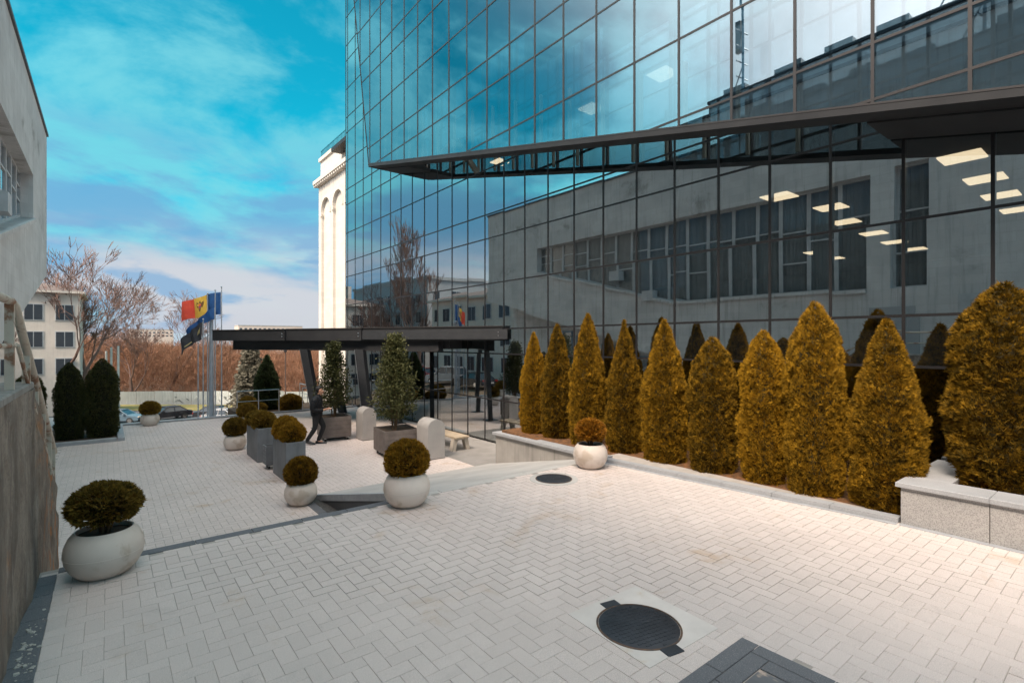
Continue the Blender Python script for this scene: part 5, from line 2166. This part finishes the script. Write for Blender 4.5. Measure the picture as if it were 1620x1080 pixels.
# ------------------------------------------------------------------ flagpoles and flags
def flagpole(px, y_, top_py, r, lab, m):
    cx = (px - 810) / FPX
    ax, ay = FV.x + cx * RV.x, FV.y + cx * RV.y
    d = y_ / ay
    x = ax * d
    zt = (540 - top_py) / FPX * d
    t = thing('flagpole', lab, 'flagpole', (x, y_, LZ - .04), 0, 'flagpoles at the plaza kerb')
    MB().tube([(0, 0, 0), (0, 0, zt - LZ)], [r, r * .72], 12).build('shaft', m, t, smooth=True)
    MB().lathe([(r * .5, zt - LZ), (r * 1.3, zt - LZ + r), (r * 1.3, zt - LZ + r * 2), (.004, zt - LZ + r * 3)], 10).build('finial', M['stainless'], t)
    MB().box(-.09, .09, -.09, .09, 0, .02 + .02).build('base_plate', M['galv'], t)
    return Vector((x, y_, zt))


fp = {}
fp[350] = flagpole(350.5, 24.45, 454, .026, 'slim flagpole carrying the blue yellow red flag', M['galv'])
fp[340] = flagpole(340.5, 24.50, 459, .026, 'slim flagpole carrying the dark blue flag', M['galv'])
fp[328] = flagpole(328.5, 24.75, 464, .026, 'bare slim flagpole left of the thick pole', M['galv'])
fp[334] = flagpole(334.5, 24.90, 506, .105, 'thick grey steel pole standing among the flagpoles', M['galv'])
fp[321] = flagpole(321.5, 24.60, 505, .026, 'slim flagpole carrying the charcoal flag', M['galv'])
fp[313] = flagpole(313.5, 24.60, 541, .026, 'short slim pole at the end of the flagpole group', M['galv'])


def flag(name, label, pole, z_top, w_, h_, droop, wave, bands, seed, marks=None, taper=0.0):
    """cloth flying towards screen left; bands = [(u0, u1, material)]"""
    t = thing(name, label, 'flag', (pole.x, pole.y, z_top - h_), 0, 'flags')
    org = Vector((pole.x, pole.y, z_top))
    dirv = -RV

    def pt(u, v, off=0.0):
        x = u * w_
        s = wave * u * sin(u * 9.0 + seed + v * .9) + wave * .4 * sin(u * 17 + v * 2.2 + seed)
        dz = -droop * u ** 1.25 - v * h_ * (1 - taper * u) + .05 * u * sin(u * 8 + v + seed)
        p = org + dirv * (x * (1 - .10 * u) + .03) + Vector((0, 0, dz)) + FV * (s + off)
        return p

    for (u0, u1, m) in bands:
        b = MB()
        nu, nv = 16, 10
        for side in (0.0, .006):
            for i in range(nu + 1):
                for j in range(nv + 1):
                    b.v.append(tuple(pt(u0 + (u1 - u0) * i / nu, j / nv, side)))
        st_ = (nu + 1) * (nv + 1)
        for i in range(nu):
            for j in range(nv):
                a = i * (nv + 1) + j
                b.f.append((a, a + 1, a + nv + 2, a + nv + 1))
                b.f.append((st_ + a, st_ + a + nv + 1, st_ + a + nv + 2, st_ + a + 1))
                b.m += [0, 0]
        b.build('cloth', m, t, world=True, smooth=True)
    for (poly, m) in (marks or []):
        b = MB()
        for side in (-.006, .012):
            b.quad([pt(u, v, side) for u, v in poly])
        b.build('emblem', m, t, world=True)
    MB().tube([pole + Vector((0, 0, z_top - pole.z)) - RV * .03, pole + Vector((0, 0, z_top - pole.z - h_)) - RV * .03], .008, 6).build('hoist_cord', M['galv'], t, world=True)
    return t


eagle = [([(.42, .22), (.475, .30), (.49, .20), (.51, .20), (.525, .30), (.58, .22), (.585, .36), (.56, .52), (.53, .50), (.515, .70), (.485, .70), (.47, .50), (.44, .52), (.415, .36)], M['flag_brown']),
         ([(.475, .34), (.525, .34), (.525, .50), (.50, .58), (.475, .50)], M['flag_red']),
         ([(.48, .42), (.52, .42), (.52, .50), (.50, .55), (.48, .50)], M['flag_blue'])]
flag('striped_flag', 'blue, yellow and red flag with a brown eagle emblem', fp[350], 2.08, 1.80, .95, .46, .09,
     [(0, .34, M['flag_blue']), (.34, .67, M['flag_yellow']), (.67, 1.0, M['flag_red'])], .4, eagle, .18)
flag('blue_flag', 'dark blue flag hanging limp below the striped flag', fp[340], 1.42, 1.25, .5, .95, .12, [(0, 1, M['flag_blue'])], 1.9, None, .55)
flag('charcoal_flag', 'charcoal flag with a pale gold mark, drooping', fp[321], .80, 1.0, .72, .80, .15, [(0, 1, M['flag_dark'])], 3.1,
     [([(.06, .25), (.22, .40), (.24, .62), (.10, .55)], M['flag_mark']), ([(.55, .72), (.72, .80), (.70, .88), (.52, .80)], M['flag_mark'])], .25)

# ------------------------------------------------------------------ stainless railings at the plaza end
def railing(label, pts, h, posts):
    t = thing('metal_railing', label, 'railing', pts[0], 0, 'stainless railings')
    P_ = [Vector(p) for p in pts]
    for k, hh_ in enumerate((h, h * .55)):
        line = [p + Vector((0, 0, hh_)) for p in P_]
        MB().tube(line, .022 if k == 0 else .012, 8).build('rail', M['stainless'], t, world=True, smooth=True)
    for q in posts:
        a = P_[0].lerp(P_[-1], q)
        MB().tube([a, a + Vector((0, 0, h))], .02, 8).build('post', M['stainless'], t, world=True)


railing('stainless railing between the flagpoles and the dark conifer', [(4.25, 24.1, LZ + .06), (5.9, 24.1, LZ + .06)], .98, (0.0, .5, 1.0))
railing('stainless railing beside the canopy column, sloping with the steps', [(6.9, 24.1, LZ + .06), (9.2, 24.1, LZ + .06)], .98, (0.0, .34, .67, 1.0))
railing('stainless railing running back from the planted strip', [(7.6, 24.4, LZ + .02), (7.6, 27.0, LZ + .02)], 1.0, (0.0, .5, 1.0))
lp = thing('lamp_post', 'thin dark lamp post behind the canopy end', 'lamp post', (*at_px(451.5, 34), gz(*at_px(451.5, 34))))
zz_ = -.72 - lp.location.z
MB().tube([(0, 0, -.1), (0, 0, zz_)], [.05, .035], 8).build('shaft', M['bark'], lp)
MB().lathe([(.02, zz_), (.09, zz_ + .02), (.09, zz_ + .12), (.02, zz_ + .18)], 10).build('lantern', M['steel'], lp)

# ------------------------------------------------------------------ the walking man
def skin_mesh(name, joints, edges_, m, root=0, sub=2, flat=None):
    me = bpy.data.meshes.new(name)
    me.from_pydata([j[0] for j in joints], edges_, [])
    o = bpy.data.objects.new(name, me)
    COL.objects.link(o)
    md = o.modifiers.new('skin', 'SKIN')
    sv = me.skin_vertices[0].data
    for i, j in enumerate(joints):
        r = j[1]
        sv[i].radius = (r, r) if not hasattr(r, '__len__') else r
        sv[i].use_root = (i == root)
    md.use_smooth_shade = True
    sb = o.modifiers.new('sub', 'SUBSURF')
    sb.levels = sb.render_levels = sub
    dg = bpy.context.evaluated_depsgraph_get()
    ev = o.evaluated_get(dg)
    nm = bpy.data.meshes.new_from_object(ev)
    bpy.data.objects.remove(o)
    nm.materials.clear()
    nm.materials.append(m)
    nm.polygons.foreach_set('use_smooth', [True] * len(nm.polygons))
    return nm


def part(name, me, parent):
    o = bpy.data.objects.new(name, me)
    COL.objects.link(o)
    o.parent = parent
    return o


# local frame: +X = walking direction, +Y = his left, Z up
man = thing('person', 'man in a black quilted jacket walking and looking down at his hands', 'person', (5.02, 16.05, LZ + .003), math.atan2(RV.y, RV.x) + R(6))
man.scale = (1.14, 1.14, 1.0)
body = skin_mesh('person_body', [
    ((0, 0, .96), .07), ((.0, 0, 1.18), .07), ((.02, 0, 1.38), .06), ((.045, 0, 1.47), .055), ((.075, 0, 1.535), .054),
    ((.095, 0, 1.60), (.082, .072)), ((.085, 0, 1.68), (.088, .074)), ((.075, 0, 1.735), (.055, .05)),
    ((.0, .165, 1.385), .035), ((-.04, .232, 1.13), .02), ((.17, .145, 1.04), .03), ((.26, .095, 1.055), (.030, .02)), ((.325, .075, 1.075), (.026, .016)),
    ((.0, -.165, 1.385), .035), ((-.04, -.232, 1.14), .02), ((.16, -.14, 1.055), .03), ((.25, -.09, 1.075), (.030, .02)), ((.315, -.06, 1.09), (.026, .016)),
    ((.0, .085, .90), .05), ((.16, .085, .52), .04), ((.02, .085, .12), .03), ((.03, .085, .055), .038), ((.15, .085, .04), .032),
    ((.0, -.085, .90), .05), ((-.02, -.085, .50), .04), ((-.22, -.085, .14), .03), ((-.23, -.085, .08), .036), ((-.12, -.085, .035), .032),
    ((.172, 0, 1.615), .014), ((.15, 0, 1.555), .028), ((.085, .080, 1.63), .014), ((.085, -.080, 1.63), .014),
], [(0, 1), (1, 2), (2, 3), (3, 4), (4, 5), (5, 6), (6, 7), (2, 8), (8, 9), (9, 10), (10, 11), (11, 12), (2, 13), (13, 14), (14, 15), (15, 16), (16, 17),
    (0, 18), (18, 19), (19, 20), (20, 21), (21, 22), (0, 23), (23, 24), (24, 25), (25, 26), (26, 27), (5, 28), (5, 29), (6, 30), (6, 31)], M['skin'])
part('body', body, man)
fing = MB()
for sy in (1, -1):
    for k in range(4):
        y0_ = sy * (.070 - .0 + (k - 1.5) * .017)
        ln = (.055, .068, .064, .048)[k]
        fing.tube([(.315, y0_, 1.078 + .002 * k), (.315 + ln * .55, y0_ - sy * .006, 1.086), (.315 + ln, y0_ - sy * .016, 1.074)], [.0085, .008, .0065], 6)
    fing.tube([(.265, sy * .085, 1.075), (.295, sy * .05, 1.105), (.325, sy * .035, 1.11)], [.010, .009, .007], 6)
fing.build('fingers', M['skin'], man, smooth=True)
jk = MB()
rings = [(.865, .0, .128, .172), (.885, .0, .145, .185), (.95, -.005, .152, .188), (1.02, -.01, .152, .188), (1.09, -.012, .155, .19), (1.16, -.014, .158, .195), (1.23, -.014, .160, .20),
         (1.30, -.008, .156, .203), (1.365, .002, .140, .19), (1.42, .015, .112, .150), (1.46, .028, .085, .100), (1.50, .042, .070, .072), (1.535, .052, .066, .066)]
fine = []
for (a, b_) in zip(rings[:-1], rings[1:]):
    for k in range(4):
        f_ = k / 4
        fine.append(tuple(a[q] + (b_[q] - a[q]) * f_ for q in range(4)))
fine.append(rings[-1])
for (z, cx, rx, ry) in fine:
    q_ = .005 * sin(z * 2 * pi / .062) if z < 1.44 else 0
    for k in range(20):
        a = 2 * pi * k / 20
        jk.v.append((cx + (rx + q_) * cos(a), (ry + q_) * sin(a), z))
for i in range(len(fine) - 1):
    for k in range(20):
        kk = (k + 1) % 20
        jk.f.append((i * 20 + k, i * 20 + kk, i * 20 + 20 + kk, i * 20 + 20 + k))
        jk.m.append(0)
jk.f.append(tuple(range(20))[::-1])
jk.m.append(0)
def sleeve(sy, dz):
    key = [((.005, .11, 1.385), .088), ((-.005, .185, 1.355), .088), ((-.03, .222, 1.25), .078), ((-.05, .238, 1.13), .074), ((-.01, .225, 1.065), .072), ((.09, .185, 1.04), .062), ((.19, .130, 1.048), .050)]
    pts, rad = [], []
    for (p, r), (q, r2) in zip(key[:-1], key[1:]):
        for k in range(5):
            f_ = k / 5
            pts.append((p[0] + (q[0] - p[0]) * f_, sy * (p[1] + (q[1] - p[1]) * f_), p[2] + (q[2] - p[2]) * f_ + dz))
            rad.append(r + (r2 - r) * f_ + .004 * sin((len(pts)) * 1.9))
    pts.append((key[-1][0][0], sy * key[-1][0][1], key[-1][0][2] + dz))
    rad.append(key[-1][1])
    jk.tube(pts, rad, 12)
sleeve(1, 0)
sleeve(-1, .01)
jk.build('jacket', M['jacket'], man, smooth=True)
tr_ = skin_mesh('trousers', [((0, 0, .98), .135), ((0, .0, .91), .12), ((.01, .088, .84), .098), ((.16, .088, .52), .073), ((.03, .088, .14), .058), ((.025, .088, .075), .056),
                             ((.0, -.088, .84), .098), ((-.02, -.088, .50), .073), ((-.21, -.088, .17), .058), ((-.235, -.088, .11), .056)],
                [(0, 1), (1, 2), (2, 3), (3, 4), (4, 5), (1, 6), (6, 7), (7, 8), (8, 9)], M['trouser'])
part('trousers', tr_, man)
for (xx_, yy_, rz_, zz_, pitch) in ((.03, .085, 0, 0.0, 0), (-.215, -.085, 0, .012, .22)):
    sh = MB()
    sec = [(-.085, .030, .075), (-.05, .042, .10), (.03, .046, .085), (.11, .048, .06), (.18, .038, .045), (.205, .018, .032)]
    for (sx_, sw, shh) in sec:
        for a in range(10):
            q = 2 * pi * a / 10
            zq = max(0, sin(q)) * shh if sin(q) > 0 else 0.0
            sh.v.append((sx_, cos(q) * sw, zq + (0 if sin(q) > 0 else 0.0)))
    for i in range(len(sec) - 1):
        for a in range(10):
            aa = (a + 1) % 10
            sh.f.append((i * 10 + a, i * 10 + aa, (i + 1) * 10 + aa, (i + 1) * 10 + a))
            sh.m.append(0)
    sh.f += [tuple(range(10)), tuple(range(50, 60))[::-1]]
    sh.m += [0, 0]
    o = sh.build('shoe', M['shoe'], man, smooth=True, loc=(xx_, yy_, zz_))
    o.rotation_euler = (0, pitch, 0)
    if pitch:
        o.location.z = .05
hr = MB().lathe([(.070, 1.625), (.092, 1.665), (.096, 1.71), (.080, 1.752), (.045, 1.776), (.005, 1.784)], 18)
for i in range(len(hr.v)):
    x, y, z = hr.v[i]
    x = x * 1.12 + .068
    if x > .105 and z < 1.725:
        x = .105 - (1.725 - z) * .5
    if x < .06:
        z -= .045 if z < 1.68 else 0
    hr.v[i] = (x, y * .90, z)
hr.build('hair', M['hair'], man, smooth=True)
leaflet = thing('leaflet', 'small white paper held in the hands of the walking man', 'paper', man.location + Vector((RV.x, RV.y, 0)) * .405 + Vector((0, 0, 1.098)))
leaflet.rotation_euler = (R(18), 0, math.atan2(RV.y, RV.x))
MB().box(-.045, .075, -.05, .05, -.002, .002).build('sheet', M['phone'], leaflet)
leaflet.rotation_euler = (0, R(-12), math.atan2(RV.y, RV.x))
